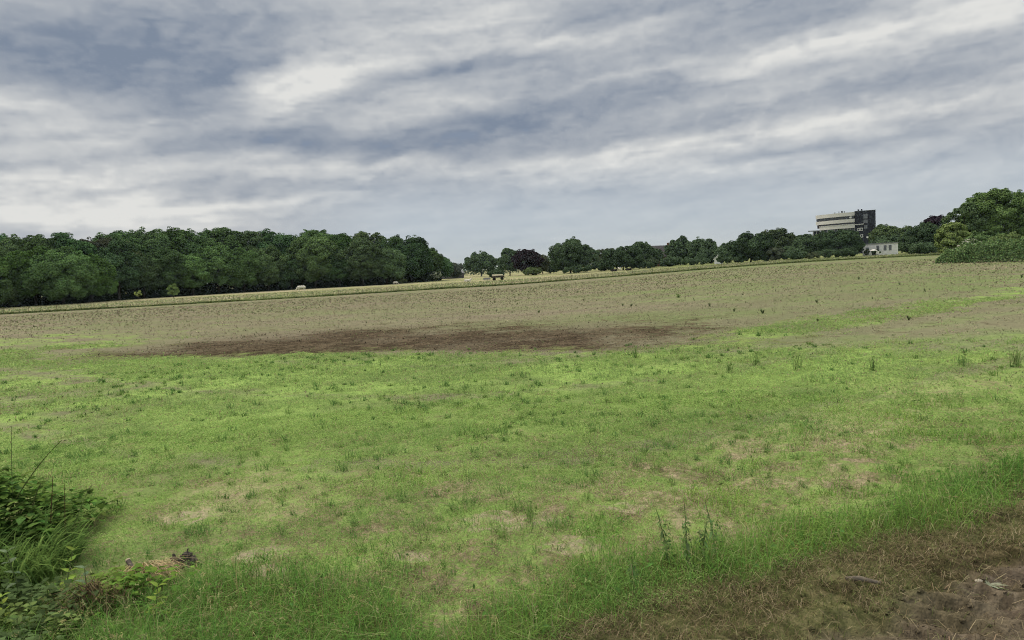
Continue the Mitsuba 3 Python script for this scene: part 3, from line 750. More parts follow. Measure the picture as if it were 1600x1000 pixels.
# undergrowth in the shade behind the front row
r = np.random.default_rng(5)
fx, fy = np.array([f[0] for f in FRONT]), np.array([f[1] for f in FRONT])
n = 60000
k = r.uniform(0, len(FRONT) - 1.001, n)
k0 = k.astype(int)
X = fx[k0] * (1 - k + k0) + fx[k0 + 1] * (k - k0)
Y = fy[k0] * (1 - k + k0) + fy[k0 + 1] * (k - k0)
dn = unit(np.stack([X, Y], 1))
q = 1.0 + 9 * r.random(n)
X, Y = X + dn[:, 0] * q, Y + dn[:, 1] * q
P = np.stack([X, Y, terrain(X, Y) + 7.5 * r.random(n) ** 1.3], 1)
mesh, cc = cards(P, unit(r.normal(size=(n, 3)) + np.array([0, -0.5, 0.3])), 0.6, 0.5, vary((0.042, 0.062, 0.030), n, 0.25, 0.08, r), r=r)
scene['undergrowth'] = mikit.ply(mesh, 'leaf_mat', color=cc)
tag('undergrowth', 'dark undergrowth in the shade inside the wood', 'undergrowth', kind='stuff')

MID = (0.100, 0.155, 0.080)
DARK = (0.078, 0.124, 0.066)
# name, x, y, height, width, colour, crown base, boughs, options, label
TREES = [
 ('shrub', -21.7, 299.2, 5.8, 6.5, (0.11, 0.13, 0.10), 0.02, 14, {}, 'grey green shrub in the gap just right of the wood, beside the small grey roof'),
 ('oak_tree', -12.3, 334.8, 10.7, 14.5, MID, 0.08, 28, {}, 'broad dark tree standing alone in the gap right of the wood'),
 ('lime_tree', 0.1, 300.0, 10.9, 8.8, MID, 0.05, 22, {}, 'upright green tree touching the left side of the purple beech'),
 ('copper_beech', 6.6, 276.9, 9.6, 10.3, (0.044, 0.032, 0.040), 0.10, 26, {}, 'dark purple beech above the rounded green bush left of centre skyline'),
 ('birch_tree', 12.2, 284.7, 7.4, 5.4, (0.125, 0.145, 0.085), 0.05, 14, {}, 'small olive green tree between the purple beech and the tall round oak'),
 ('oak_tree', 19.8, 250.2, 11.4, 13.6, MID, 0.02, 34, {}, 'tall round oak, highest of the trees in the middle of the skyline'),
 ('birch_tree', 31.1, 298.4, 9.7, 6.8, MID, 0.1, 14, {'open_': 0.4}, 'slim tree showing just behind the right side of the tall round oak'),
 ('poplar_tree', 35.7, 307.9, 9.0, 5.9, (0.135, 0.165, 0.095), 0.05, 14, {}, 'pale green poplar right of the tall round oak, left of the pair'),
 ('poplar_tree', 40.2, 307.4, 9.0, 6.4, (0.125, 0.155, 0.09), 0.05, 14, {}, 'pale green poplar right of the tall round oak, right of the pair'),
 ('oak_tree', 34.7, 235.5, 7.4, 13.3, DARK, 0.02, 30, {}, 'wide low dark tree right of the two pale poplars'),
 ('ash_tree', 43.7, 258.3, 9.5, 7.6, MID, 0.15, 18, {'open_': 0.45}, 'loose topped tree rising behind the wide low dark tree'),
 ('ash_tree', 49.7, 265.4, 6.9, 6.2, MID, 0.1, 16, {'open_': 0.35}, 'small loose tree left of the brown roofed house'),
 ('shrub', 44.0, 246.1, 3.2, 9.2, (0.095, 0.135, 0.075), 0.0, 16, {}, 'low green shrubs in front of the brown roofed house'),
 ('oak_tree', 62.0, 279.2, 10.2, 9.2, MID, 0.05, 26, {'open_': 0.2}, 'tall tree right of the gap in the skyline, left one of two alike'),
 ('oak_tree', 68.0, 271.6, 9.0, 10.0, MID, 0.05, 26, {'open_': 0.2}, 'tall tree right of the gap in the skyline, right one of two alike'),
 ('shrub', 66.4, 253.4, 4.6, 11.8, DARK, 0.0, 22, {}, 'wide dark shrub at the foot of the two tall alike trees'),
 ('round_bush', 50.7, 184.1, 2.6, 2.6, MID, 0.12, 12, {}, 'small round bush standing free in the meadow'),
 ('oak_tree', 68.6, 240.4, 5.8, 8.5, MID, 0.02, 20, {}, 'lower green tree left of the big dark round tree'),
 ('oak_tree', 64.6, 206.1, 8.0, 11.3, DARK, 0.01, 34, {}, 'big dark round tree left of the office block'),
 ('lime_tree', 81.6, 236.3, 9.9, 11.0, (0.10, 0.14, 0.07), 0.05, 28, {}, 'lighter green tree rising behind the big dark round tree'),
 ('oak_tree', 87.5, 239.5, 8.0, 7.6, MID, 0.05, 20, {}, 'green tree on the right shoulder of the lighter green tree'),
 ('willow_bush', 69.2, 200.4, 3.6, 4.1, (0.12, 0.145, 0.10), 0.0, 14, {}, 'grey green willow bush at the foot of the lighter green tree'),
 ('hazel_bush', 79.5, 215.8, 3.8, 8.2, MID, 0.0, 18, {}, 'sloping green hazel left of the trees before the office block'),
 ('oak_tree', 87.2, 223.6, 7.3, 8.6, MID, 0.03, 24, {}, 'green tree in front of the left end of the office block'),
 ('oak_tree', 90.5, 213.6, 7.9, 12.2, DARK, 0.01, 34, {}, 'dark broad tree in front of the pale curved facade'),
 ('oak_tree', 96.4, 218.0, 5.9, 7.0, DARK, 0.01, 22, {}, 'dark tree in front of the foot of the black tower'),
 ('shrub', 78.7, 200.1, 1.7, 4.3, (0.12, 0.15, 0.085), 0.0, 10, {}, 'low pale shrub at the meadow edge under the dark broad tree'),
 ('lime_tree', 131.8, 269.5, 10.5, 9.2, (0.12, 0.175, 0.075), 0.05, 24, {}, 'bright green tree just right of the black tower'),
 ('lime_tree', 136.3, 267.3, 9.7, 6.8, (0.12, 0.175, 0.075), 0.05, 18, {'open_': 0.3}, 'thinner bright green tree, second right of the black tower'),
 ('oak_tree', 105.0, 199.4, 6.1, 6.4, DARK, 0.01, 26, {}, 'dark round tree at the right end of the white bungalow'),
 ('oak_tree', 93.9, 173.2, 7.2, 7.1, DARK, 0.02, 28, {}, 'darkest tall tree left of the yellow green tree'),
 ('copper_beech', 111.9, 201.0, 10.4, 5.4, (0.050, 0.036, 0.052), 0.3, 16, {'open_': 0.3}, 'purple beech top above the darkest tree left of the yellow green tree'),
 ('shrub', 102.5, 215.6, 1.7, 2.6, DARK, 0.0, 10, {}, 'small dark shrub in front of the white bungalow wall'),
 ('climbing_shrub', 100.8, 217.0, 2.1, 1.8, (0.1, 0.13, 0.08), 0.0, 8, {}, 'thin shrub at the left end of the white bungalow wall'),
 ('young_tree', -81.8, 169.3, 2.1, 1.6, (0.36, 0.44, 0.15), 0.42, 8, {'open_': 0.4}, 'thin pale green young tree in the meadow, left of the leafier young tree'),
 ('young_tree', -74.5, 170.4, 3.4, 2.6, (0.20, 0.29, 0.10), 0.10, 12, {}, 'leafy young tree in the meadow before the wood'),
 ('young_willow', -49.4, 236.9, 4.6, 4.4, (0.27, 0.35, 0.14), 0.12, 16, {'open_': 0.35}, 'light green young willow against the dark foot of the wood'),
 ('shrub', -28.1, 248.4, 2.3, 8.5, (0.06, 0.085, 0.05), 0.0, 14, {}, 'dark low shrubs at the right foot of the wood'),
 ('shrub', -33.5, 237.7, 1.5, 5.0, (0.13, 0.17, 0.07), 0.0, 10, {}, 'low brighter green shrub at the meadow edge left of the white flowering elder'),
 ('shrub', -109.1, 165.6, 4.9, 8.3, (0.095, 0.14, 0.058), 0.0, 18, {}, 'green shrub at the left end foot of the wood'),
]
for i, (nm, X, Y, h, w, c, base, nb, kw, lab) in enumerate(TREES):
    w = w * (1.0 if h < 3.5 or nb < 12 else 1.14)
    tree(nm, lab, X, Y, h, w, c, base=base, nb=nb, seed=300 + i, cat='tree' if nm.endswith(('tree', 'beech', 'willow')) else 'shrub', **kw)

# low bushes that close the gaps at the foot of the tree line
FILL = [(-27.1, 338.9, 3.0, 15, 'low grey green bushes just right of the wood, in front of the grey barn'), (-4.6, 260.0, 2.1, 7, 'low bush behind the hay wagon'), (15.3, 289.6, 3.7, 8, 'green bush between the clipped rounded bush and the tall round oak'),
        (21.5, 239.0, 1.9, 11, 'low dark bushes along the foot of the tall round oak'), (31.2, 253.1, 3.0, 9, 'bush between the tall round oak and the wide low dark tree'), (40.0, 236.6, 1.8, 12, 'dark bushes along the foot of the wide low dark tree'),
        (51.5, 244.6, 2.6, 7, 'bush right of the low shrubs before the brown roofed house'), (55.9, 233.4, 1.9, 11, 'dark low bushes before the two tall alike trees'), (60.6, 206.3, 1.7, 9, 'low bushes behind the lone round bush'),
        (67.6, 204.1, 1.6, 9, 'low dark bush at the right foot of the big dark round tree'), (73.4, 199.8, 2.1, 8, 'low bush between the willow bush and the sloping hazel'), (84.5, 203.5, 1.9, 10, 'low bushes under the dark broad tree before the facade'),
        (92.0, 209.3, 2.2, 6, 'low bush at the foot of the tree before the black tower'), (118.6, 240.0, 4.6, 14, 'green bushes right of the white bungalow behind the dark round tree'), (92.0, 170.5, 2.2, 8, 'low bush at the right end of the meadow under the darkest tall tree'), (99.0, 186.0, 3.0, 8, 'bush between the dark round tree and the darkest tall tree')]
for i, (X, Y, h, w, lab) in enumerate(FILL):
    tree('hedge_bush', lab, X, Y, h * 1.25, w * 1.25, np.array((0.092, 0.142, 0.076)) * np.random.default_rng(i + 33).uniform(0.85, 1.3), base=0.0, nb=18, seed=600 + i, cat='shrub', brs=(0.35, 0.6))

# far-off wood closing the horizon
r = np.random.default_rng(61)
n = 30000
X = r.uniform(-130, 420, n)
Y = 470 - 0.22 * X + r.normal(0, 7, n)
top = 5.2 + 3.4 * nz(X, 0 * X, 0.05, 62) + 1.6 * nz(X, 0 * X, 0.25, 63)
zz = r.random(n) ** 0.7
P = np.stack([X, Y, terrain(X, Y) + top * zz], 1)
mesh, cc = cards(P, unit(r.normal(size=(n, 3)) * 0.7 + np.array([0, -0.7, 0.6])), 1.1, 0.9, vary((0.080, 0.118, 0.072), n, 0.2, 0.06, r), r=r)
scene['distant_wood'] = mikit.ply(mesh, 'leaf_mat', color=cc)
tag('distant_wood', 'low far-off wood closing the horizon behind the trees', 'wood', kind='stuff')

# clipped rounded bush under the purple beech
tree('round_bush', 'clipped bright green rounded bush under the purple beech', 7.7, 261.9, 2.6, 8.3, (0.15, 0.205, 0.085), base=0.0, nb=18, seed=401, cat='shrub', brs=(0.4, 0.5))


def blossom(key, P, N, L, r, frac, color, zmin=-9e9, size=1.0, sel=None):
    m = (N[:, 2] > 0.15) & (P[:, 2] > zmin) & (r.random(len(P)) < frac)
    if sel is not None:
        m &= sel(P)
    p = P[m] + N[m] * L[m][:, None] * 0.6
    mesh, cc = cards(p, unit(N[m] + 0.3 * r.normal(size=p.shape)), L[m] * size, L[m] * size * 0.9, vary(color, len(p), 0.08, 0.02, r), r=r)
    part(key, 'blossom', mesh, 'leaf_mat', color=cc, kind='stuff')


k, P, N, L, r = tree('elder_bush', 'white flowering elder bush at the right foot of the wood', -23.9, 250.5, 2.9, 3.6, (0.09, 0.13, 0.06), base=0.0, nb=12, seed=410, cat='shrub')
blossom(k, P, N, L, r, 0.16, (0.62, 0.66, 0.50), size=1.0)
k, P, N, L, r = tree('elder_bush', 'white flowering shrub before the brown roofed house', 51.9, 252.8, 2.0, 4.4, (0.09, 0.13, 0.07), base=0.0, nb=12, seed=411, cat='shrub')
blossom(k, P, N, L, r, 0.14, (0.50, 0.52, 0.46), size=1.0)
k, P, N, L, r = tree('flowering_tree', 'tree with pale flower panicles near the top left of the wood', -99.6, 200.5, 14.8, 9.5, (0.10, 0.145, 0.062), base=0.3, nb=24, seed=412)
blossom(k, P, N, L, r, 0.10, (0.34, 0.36, 0.22), zmin=P[:, 2].max() - 5.5, size=0.8)

# the group at the right: big trees, yellow green tree, hawthorn, hedge
tree('big_tree', 'big spreading green tree behind the hedge at the right edge', 88.4, 139.3, 11.6, 14.5, (0.150, 0.235, 0.085), base=0.02, nb=64, seed=501, leafk=0.0017, open_=0.3, brs=(0.17, 0.27), cover=1.2)
tree('big_tree', 'big green tree cut by the right frame edge behind the hedge', 93.5, 133.0, 10.8, 13.0, (0.155, 0.245, 0.085), base=0.02, nb=54, seed=502, leafk=0.0017, open_=0.2, brs=(0.17, 0.27), cover=1.2)
tree('ash_tree', 'airy thin leaved tree at the left side of the big spreading tree', 82.0, 138.0, 9.0, 8.2, (0.115, 0.175, 0.085), base=0.12, nb=40, seed=503, leafk=0.0017, open_=0.5, brs=(0.12, 0.20), cover=0.8)
tree('robinia_tree', 'yellow green tree left of the big spreading tree', 59.8, 104.0, 4.9, 4.4, (0.215, 0.285, 0.105), base=0.02, nb=40, seed=504, leafk=0.0017, open_=0.55, cover=0.9, brs=(0.15, 0.27))
tree('hazel_bush', 'dark green bush right below the yellow green tree', 57.0, 92.0, 3.2, 6.4, (0.130, 0.205, 0.085), base=0.0, nb=20, seed=505, cat='shrub')
tree('hazel_bush', 'yellowish green bush sticking up behind the hedge', 50.8, 78.5, 2.7, 4.6, (0.190, 0.265, 0.105), base=0.0, nb=20, seed=506, cat='shrub')
k, P, N, L, r = tree('hawthorn', 'hawthorn with white blossom at the left end of the hedge', 42.2, 70.6, 2.1, 2.9, (0.140, 0.210, 0.088), base=0.0, nb=18, seed=507, cat='shrub')
blossom(k, P, N, L, r, 0.16, (0.66, 0.66, 0.58), zmin=0.9, size=0.8, sel=lambda p: np.sin(p[:, 0] * 4.1) * np.sin(p[:, 2] * 7.3 + p[:, 1] * 2) > -0.1)

r = np.random.default_rng(77)
n = 60000
HA, HB = np.array([40.9, 72.6]), np.array([50.0, 40.0])
hd = (HB - HA) / np.linalg.norm(HB - HA)
hn = np.array([hd[1], -hd[0]])
tt = r.random(n) * np.linalg.norm(HB - HA)
th = r.random(n) * np.pi
shell = 0.80 + 0.24 * r.random(n)
ht = (1.35 + 0.35 * sst(0, 5, tt)) * (0.94 + 0.13 * nz(tt, 0 * tt, 0.7, 78))
rise = sst(-0.2, 1.4, tt)
wv = 1 + 0.50 * (nz(tt, th, 1.7, 79) - 0.5) + 0.25 * (nz(tt, th, 5.0, 81, 2) - 0.5)
lat = np.cos(th) * 1.0 * shell * wv
lat = np.sign(lat) * np.abs(lat) ** 0.6
zz = ht * np.sin(th) ** 0.35 * shell * wv * (0.35 + 0.65 * rise) * np.where(r.random(n) < 0.55, r.random(n) ** 0.7, 1.0)
X = HA[0] + hd[0] * tt + hn[0] * lat
Y = HA[1] + hd[1] * tt + hn[1] * lat
P = np.stack([X, Y, terrain(X, Y) + np.maximum(zz, 0.02)], 1)
outn = np.stack([hn[0] * np.cos(th), hn[1] * np.cos(th), np.sin(th)], 1)
mesh, cc = cards(P, unit(outn + np.array([0, 0, 0.4]) + 0.6 * r.normal(size=(n, 3))), 0.13 * r.uniform(0.7, 1.4, n), 0.10, vary((0.165, 0.255, 0.110), n, 0.22, 0.07, r) * (0.75 + 0.5 * nz(tt, zz, 1.2, 80))[:, None], r=r)
hk = thing('hedge', 'clipped dark green hedge at the right edge of the field', 'hedge')
part(hk, 'foliage', mesh, 'leaf_mat', color=cc)
stems = []
for i in range(24):
    t_ = 0.8 + i * 1.3
    c0 = HA + hd * t_
    stems.append(tube([(c0[0], c0[1], -0.05), (c0[0] + 0.05, c0[1], 0.7), (c0[0], c0[1] + 0.1, 1.2)], [0.04, 0.03, 0.01], 5))
part(hk, 'stem', cat_mesh(stems), 'bark_mat')

# ------------------------------------------------------------------ weeds in the field
WEEDS = [(-7.9,49.4),(-1.8,32.4),(-6.0,48.8),(-3.5,62.0),(-0.9,42.6),(-2.0,36.8),(-3.4,37.8),(1.9,42.9),(4.0,36.0),(4.1,33.3),(4.3,29.7),(4.5,28.8),(4.7,29.0),(6.1,36.4),(6.5,34.7),(7.3,35.6),(7.2,30.2),(8.1,31.6),(6.7,25.9),(9.5,33.9),(9.8,32.5),(6.6,22.8),(8.2,26.9),(3.5,37.0),(15.4,40.4),(16.6,40.7),(19.6,46.9),(20.3,47.2),(20.9,48.0),(19.3,42.6),(17.3,34.2),(9.9,24.9),(14.2,31.7),(11.9,25.3),(9.4,19.3),(15.0,27.8),(15.7,27.4),(19.2,33.5),(26.1,43.6),(27.4,44.8),(30.2,47.4),(23.2,34.9),(16.7,25.6),(26.1,43.7),(19.6,31.1),(9.1,14.2),(7.2,18.1),(8.9,17.2),(-22.8,40.7),(-26.0,41.8),(-23.3,42.4),(-16.0,47.5),(-16.0,56.6),(-14.9,55.0),(-5.2,27.4),(7.0,21.4),(16.2,72.1),(10.0,58.0),(11.3,52.7),(3.0,33.8),(3.3,43.6),(1.0,28.2)]
r = np.random.default_rng(42)
for a in range(40):
    dd = r.uniform(20, 75)
    an = math.radians(r.uniform(-26, 35))
    WEEDS.append((dd * math.sin(an), dd * math.cos(an)))


def weed_plant(r, X, Y, h, spread, color, leaf, n):
    z0 = float(ground_z(X, Y))
    zz = r.random(n) ** 0.8
    a = r.uniform(0, 6.28, n)
    q = spread * np.sqrt(r.random(n)) * (1.05 - 0.7 * zz)
    P = np.stack([X + q * np.cos(a), Y + q * np.sin(a), z0 + h * zz], 1)
    return cards(P, unit(np.stack([np.cos(a) * 0.6, np.sin(a) * 0.6, 0.5 + 0 * a], 1) + 0.5 * r.normal(size=(n, 3))), leaf * r.uniform(0.7, 1.3, n), leaf * 0.5, vary(color, n, 0.25, 0.08, r), r=r)


for i, (X, Y) in enumerate(WEEDS):
    dd = math.hypot(X, Y)
    hgt = (0.06 + 0.12 * r.random() ** 2) * (1.1 if i < 62 else 0.7)
    key = thing('field_weed', 'small dark weed tuft standing in the bare far part of the field', 'weed', 'dark weed tufts scattered over the far field')
    nb_ = int(r.integers(7, 15))
    P_ = np.tile([[X, Y, float(ground_z(X, Y)) - 0.01]], (nb_, 1))
    mesh, cc = join([blades(P_, hgt * r.uniform(0.6, 1.25, nb_), hgt * 0.16, r.uniform(0, 6.28, nb_), r.uniform(0.2, 1.3, nb_), vary((0.105, 0.145, 0.062), nb_, 0.25, 0.08, r))])
    scene[key] = mikit.ply(mesh, 'leaf_mat', color=cc)

UPRIGHT = [(3.94,10.66,0.38,'tall wispy weed at the right in the green crop below the brown patch'),(3.02,10.74,0.22,'low dense weed left of the tall wispy weed in the green crop'),(2.03,12.88,0.26,'thin upright weed near the far edge of the bright green crop, right of centre'),(6.63,10.13,0.33,'upright weed at the right edge of the frame in the green crop'),
           (6.08,10.35,0.24,'upright weed second from the right edge in the green crop'),(4.79,10.20,0.22,'thin weed midway along the row of weeds at the right'),(3.58,11.38,0.24,'wispy weed behind the low dense weed in the green crop'),(0.05,4.77,0.16,'upright dark grass tuft beside the pale bare patch near the middle'),(-1.16,9.07,0.14,'faint weed in the bright green crop left of centre'),(7.35,33.74,0.34,'greener taller weed in the bare field right of centre')]
for X, Y, hgt, lab in UPRIGHT:
    n = 22
    z0 = float(ground_z(X, Y))
    a = r.uniform(0, 6.28, n)
    P = np.stack([X + 0.10 * hgt * r.normal(size=n), Y + 0.10 * hgt * r.normal(size=n), np.full(n, z0)], 1)
    key = thing('tall_weed', lab, 'weed')
    mesh, cc = join([blades(P, hgt * r.uniform(0.4, 1.05, n), max(0.004, 0.0007 * math.hypot(X, Y)), a, r.uniform(0.1, 0.8, n), vary((0.190, 0.285, 0.095), n, 0.25, 0.06, r)),
                     weed_plant(r, X, Y, hgt * 0.9, hgt * 0.32, (0.130, 0.205, 0.060), 0.022 + 0.001 * math.hypot(X, Y), 14)])
    scene[key] = mikit.ply(mesh, 'grass_mat', color=cc)

# more patchy weeds, too many and too small to count
x, y = scatter(2000, 11, 110, -36, 38, power=1.5)
s, track, clip, lush, lush2, patch, soil, green, brown = reg_np(x, y)
m = (y < edge_y(x) - 2) & (rng.random(len(x)) < 0.25 + 0.75 * sst(0.45, 0.65, nz(x, y, 0.12, 95))) & (soil < 0.5)
pairs = []
for X, Y in zip(x[m], y[m]):
    pairs.append(weed_plant(rng, X, Y, rng.uniform(0.02, 0.07), rng.uniform(0.05, 0.16), (0.155, 0.205, 0.085), max(0.03, 0.0013 * math.hypot(X, Y)), 9))
mesh, cc = join(pairs)
scene['seedlings'] = mikit.ply(mesh, 'leaf_mat', color=cc)
tag('seedlings', 'tiny green seedlings dotted over the bare far field', 'seedlings', kind='stuff')


# ------------------------------------------------------------------ foreground plants at the left
def leaf_mesh(length, width, fold=0.25, droop=0.3, teeth=0):
    """one ovate leaf along +x"""
    t = np.array([0, 0.18, 0.42, 0.7, 1.0])
    wd = np.array([0.02, 0.85, 1.0, 0.62, 0.0]) * width / 2
    xs, zs = t * length, -droop * length * t ** 2
    v, f = [], []
    for i in range(5):
        v += [(xs[i], wd[i], zs[i] + fold * wd[i]), (xs[i], 0, zs[i]), (xs[i], -wd[i], zs[i] + fold * wd[i])]
    for i in range(4):
        a = 3 * i
        f += [(a, a + 1, a + 4), (a, a + 4, a + 3), (a + 1, a + 2, a + 5), (a + 1, a + 5, a + 4)]
    return np.array(v), np.array(f)


def place_leaves(P, az, pitch, size, col, lw=0.6, droop=0.3, r=None):
    """many copies of the ovate leaf joined"""
    v0, f0 = leaf_mesh(1.0, lw, droop=droop)
    n = len(P)
    ca, sa, cp, sp = np.cos(az), np.sin(az), np.cos(pitch), np.sin(pitch)
    M = np.zeros((n, 3, 3))
    M[:, 0] = np.stack([ca * cp, -sa, -ca * sp], 1)
    M[:, 1] = np.stack([sa * cp, ca, -sa * sp], 1)
    M[:, 2] = np.stack([sp, 0 * sp, cp], 1)
    v = np.einsum('nij,kj->nki', M, v0) * np.asarray(size)[:, None, None] + P[:, None]
    f = f0[None] + (np.arange(n) * len(v0))[:, None, None]
    return trimesh.Trimesh(v.reshape(-1, 3), f.reshape(-1, 3), process=False), np.repeat(col, len(v0), 0)


r = np.random.default_rng(314)
# dense arching grass of the bush: long blades of six bends
def long_blades(P, h, w, az, reach, droop, col, tipcol):
    n, k = len(P), 7
    t = np.linspace(0, 1, k)[None, :]
    hor = (reach * h)[:, None] * t ** 1.7
    ver = h[:, None] * (t - (droop[:, None]) * t ** 3)
    dx = np.stack([np.cos(az), np.sin(az)], 1)
    c = np.stack([P[:, 0:1] + dx[:, 0:1] * hor, P[:, 1:2] + dx[:, 1:2] * hor, P[:, 2:3] + ver], 2)
    tw = az + np.pi / 2 + rng.uniform(-0.8, 0.8, n)
    sd = np.stack([np.cos(tw), np.sin(tw), 0 * tw], 1)[:, None] * (w[:, None] / 2 * (1 - t ** 2.2) + 0.0004)[:, :, None]
    v = np.stack([c - sd, c + sd], 2).reshape(-1, 3)
    b = (np.arange(n) * 2 * k)[:, None, None]
    q = np.arange(k - 1)[None, :, None] * 2
    f = np.concatenate([b + q + [0, 1, 3], b + q + [0, 3, 2]], 1).reshape(-1, 3)
    cc = (col[:, None] * (1 - t[..., None]) + tipcol[:, None] * t[..., None])
    return trimesh.Trimesh(v, f, process=False), np.repeat(cc.reshape(-1, 3), 2, 0)


n = 3600
a = r.uniform(0, 6.28, n)
q = np.sqrt(r.random(n))
x = -3.24 + 0.62 * q * np.cos(a)
y = 4.30 + 0.60 * q * np.sin(a)
tuft = nz(x, y, 3.0, 130)
h = (0.12 + 0.23 * r.random(n) ** 1.4) * (1.10 - 0.6 * q ** 2) * (0.60 + 0.85 * tuft)
outa = a + 1.0 * r.normal(size=n)
br = np.clip(0.35 + 1.6 * (nz(x, y, 2.0, 131) - 0.5) + 0.3 * r.normal(size=n), 0, 1)[:, None]
col = ((1 - br) * np.array([0.075, 0.145, 0.042]) + br * np.array([0.200, 0.300, 0.085])) * (1 + 0.2 * r.normal(size=(n, 1)))
mesh, cc = join([long_blades(xyz(x, y, -0.01), h * 1.25, 0.007 + 0.007 * r.random(n), outa, 0.25 + 0.8 * r.random(n), 0.15 + 0.8 * r.random(n) ** 1.5, col, col * 1.4)])
scene['rank_grass'] = mikit.ply(mesh, 'grass_mat', color=cc)
tag('rank_grass', 'tall dark arching grass clump at the lower left edge', 'grass', kind='stuff')

# bramble leaves behind and over it
n = 2400
x = np.minimum(-3.30 + 0.34 * r.normal(size=n), -2.82 - 0.2 * r.random(n))
y = 4.80 + 0.30 * r.normal(size=n)
top = 0.52 * np.exp(-((x + 3.54) / 0.62) ** 2 - ((y - 4.8) / 0.7) ** 2)
P = xyz(x, y, 0) + np.stack([0 * x, 0 * x, top * (0.45 + 0.55 * r.random(n)) + 0.02], 1)
mesh, cc = place_leaves(P, r.uniform(0, 6.28, n), r.uniform(-0.1, 0.6, n), r.uniform(0.04, 0.085, n), vary((0.130, 0.230, 0.060), n, 0.3, 0.08, r), 0.65)
bk = thing('bramble_bush', 'leafy bramble bush behind the tall grass clump at the left edge', 'bush')
part(bk, 'foliage', mesh, 'grass_mat', color=cc, smooth=True, kind='stuff')


def cane(key_name, label, pts, rad, leaf_n, leaf_size, color, cat='plant', stemcol='cane_mat', lean_leaf=0.3):
    key = thing(key_name, label, cat)
    pts = np.array(pts, float)
    tt_ = np.linspace(0, 1, 14)
    seg = np.linspace(0, 1, len(pts))
    path = np.stack([np.interp(tt_, seg, pts[:, k_]) for k_ in range(3)], 1)
    if len(pts) == 3:
        path = np.stack([(1 - tt_) ** 2 * pts[0, k_] + 2 * tt_ * (1 - tt_) * pts[1, k_] + tt_ ** 2 * pts[2, k_] for k_ in range(3)], 1)
    part(key, 'stem', tube(path, np.linspace(rad, rad * 0.45, 14), 6), stemcol, smooth=60)
    for i in range(leaf_n):
        t_ = 0.25 + 0.75 * (i + 0.7) / leaf_n
        p = np.array([np.interp(t_, tt_, path[:, k_]) for k_ in range(3)])
        m_, c_ = place_leaves(p[None], np.array([2.4 * i + r.uniform(-.4, .4)]), np.array([lean_leaf + r.uniform(-.2, .3)]), np.array([leaf_size * (1.1 - 0.45 * t_) * r.uniform(0.8, 1.2)]), vary(color, 1, 0.15, 0.05, r), 0.5)
        part(key, 'leaf', m_, 'grass_mat', color=np.clip(c_, 0.005, 0.9), smooth=True)
    return key


scene['cane_mat'] = diff((0.095, 0.115, 0.045))
scene['red_stem_mat'] = diff((0.095, 0.060, 0.035))
scene['pale_stem_mat'] = diff((0.13, 0.17, 0.07))
gz0 = lambda x_, y_: float(ground_z(x_, y_))
cane('bramble_cane', 'long bramble cane arching up to the right above the bush', [(-3.30, 4.75, 0.12), (-3.06, 4.7, 0.50), (-2.817, 4.7, 0.703)], 0.0045, 7, 0.075, (0.16, 0.25, 0.07))
cane('dock_stalk', 'short dark leaning stalk below the long bramble cane', [(-3.10, 4.7, 0.05), (-3.04, 4.7, 0.33), (-2.969, 4.7, 0.44)], 0.006, 5, 0.035, (0.12, 0.17, 0.06))
cane('dock_stalk', 'thin reddish upright stalk in the middle of the tall grass clump', [(-2.93, 4.66, 0.02), (-2.894, 4.66, 0.296), (-2.866, 4.66, 0.49)], 0.0035, 6, 0.022, (0.20, 0.16, 0.08), stemcol='red_stem_mat')
cane('dock_stalk', 'second thin upright stalk right of the reddish stalk', [(-2.83, 4.66, 0.02), (-2.81, 4.66, 0.3), (-2.80, 4.66, 0.44)], 0.003, 5, 0.02, (0.18, 0.18, 0.08), stemcol='red_stem_mat')
cane('grass_stalk', 'thin green seed stalk leaning right at the right side of the clump', [(-2.80, 4.6, 0.02), (-2.70, 4.6, 0.29), (-2.60, 4.6, 0.44)], 0.003, 4, 0.03, (0.18, 0.24, 0.09), stemcol='pale_stem_mat')
cane('grass_stalk', 'faint upright stalk with a small head near the left frame edge', [(-3.20, 4.75, 0.1), (-3.18, 4.75, 0.5), (-3.15, 4.75, 0.80)], 0.003, 6, 0.03, (0.22, 0.25, 0.11), stemcol='pale_stem_mat')

# ground cover of small leaves in the corner
n = 5200
x = r.uniform(-3.3, -1.62, n)
y = r.uniform(2.9, 4.2, n)
edge_ = sst(0.95, 0.6, ((x + 2.85) / 0.90) ** 2 + ((y - 3.35) / 0.72) ** 2 + 0.5 * (nz(x, y, 2.2, 120) - 0.5))
m = r.random(n) < edge_
x, y = x[m], y[m]
n = len(x)
lift = (0.03 + 0.14 * nz(x, y, 2.4, 121)) * (0.5 + 0.5 * r.random(n)) + 0.05 * r.random(n)
sunny = nz(x, y, 1.4, 122)
col = np.where((sunny > 0.56)[:, None], [[0.190, 0.270, 0.090]], [[0.110, 0.170, 0.070]]) * (1 + 0.28 * r.normal(size=(n, 1)))
mesh, cc = place_leaves(xyz(x, y, 0) + np.stack([0 * x, 0 * x, lift], 1), r.uniform(0, 6.28, n), r.uniform(-0.25, 0.45, n), r.uniform(0.02, 0.055, n), np.clip(col, 0.01, 0.9), 0.72, 0.35)
scene['ground_ivy'] = mikit.ply(mesh, 'grass_mat', color=np.clip(cc, 0.01, 0.9), smooth=True)
tag('ground_ivy', 'low dull green ground cover of small leaves in the lower left corner', 'ground cover', kind='stuff')

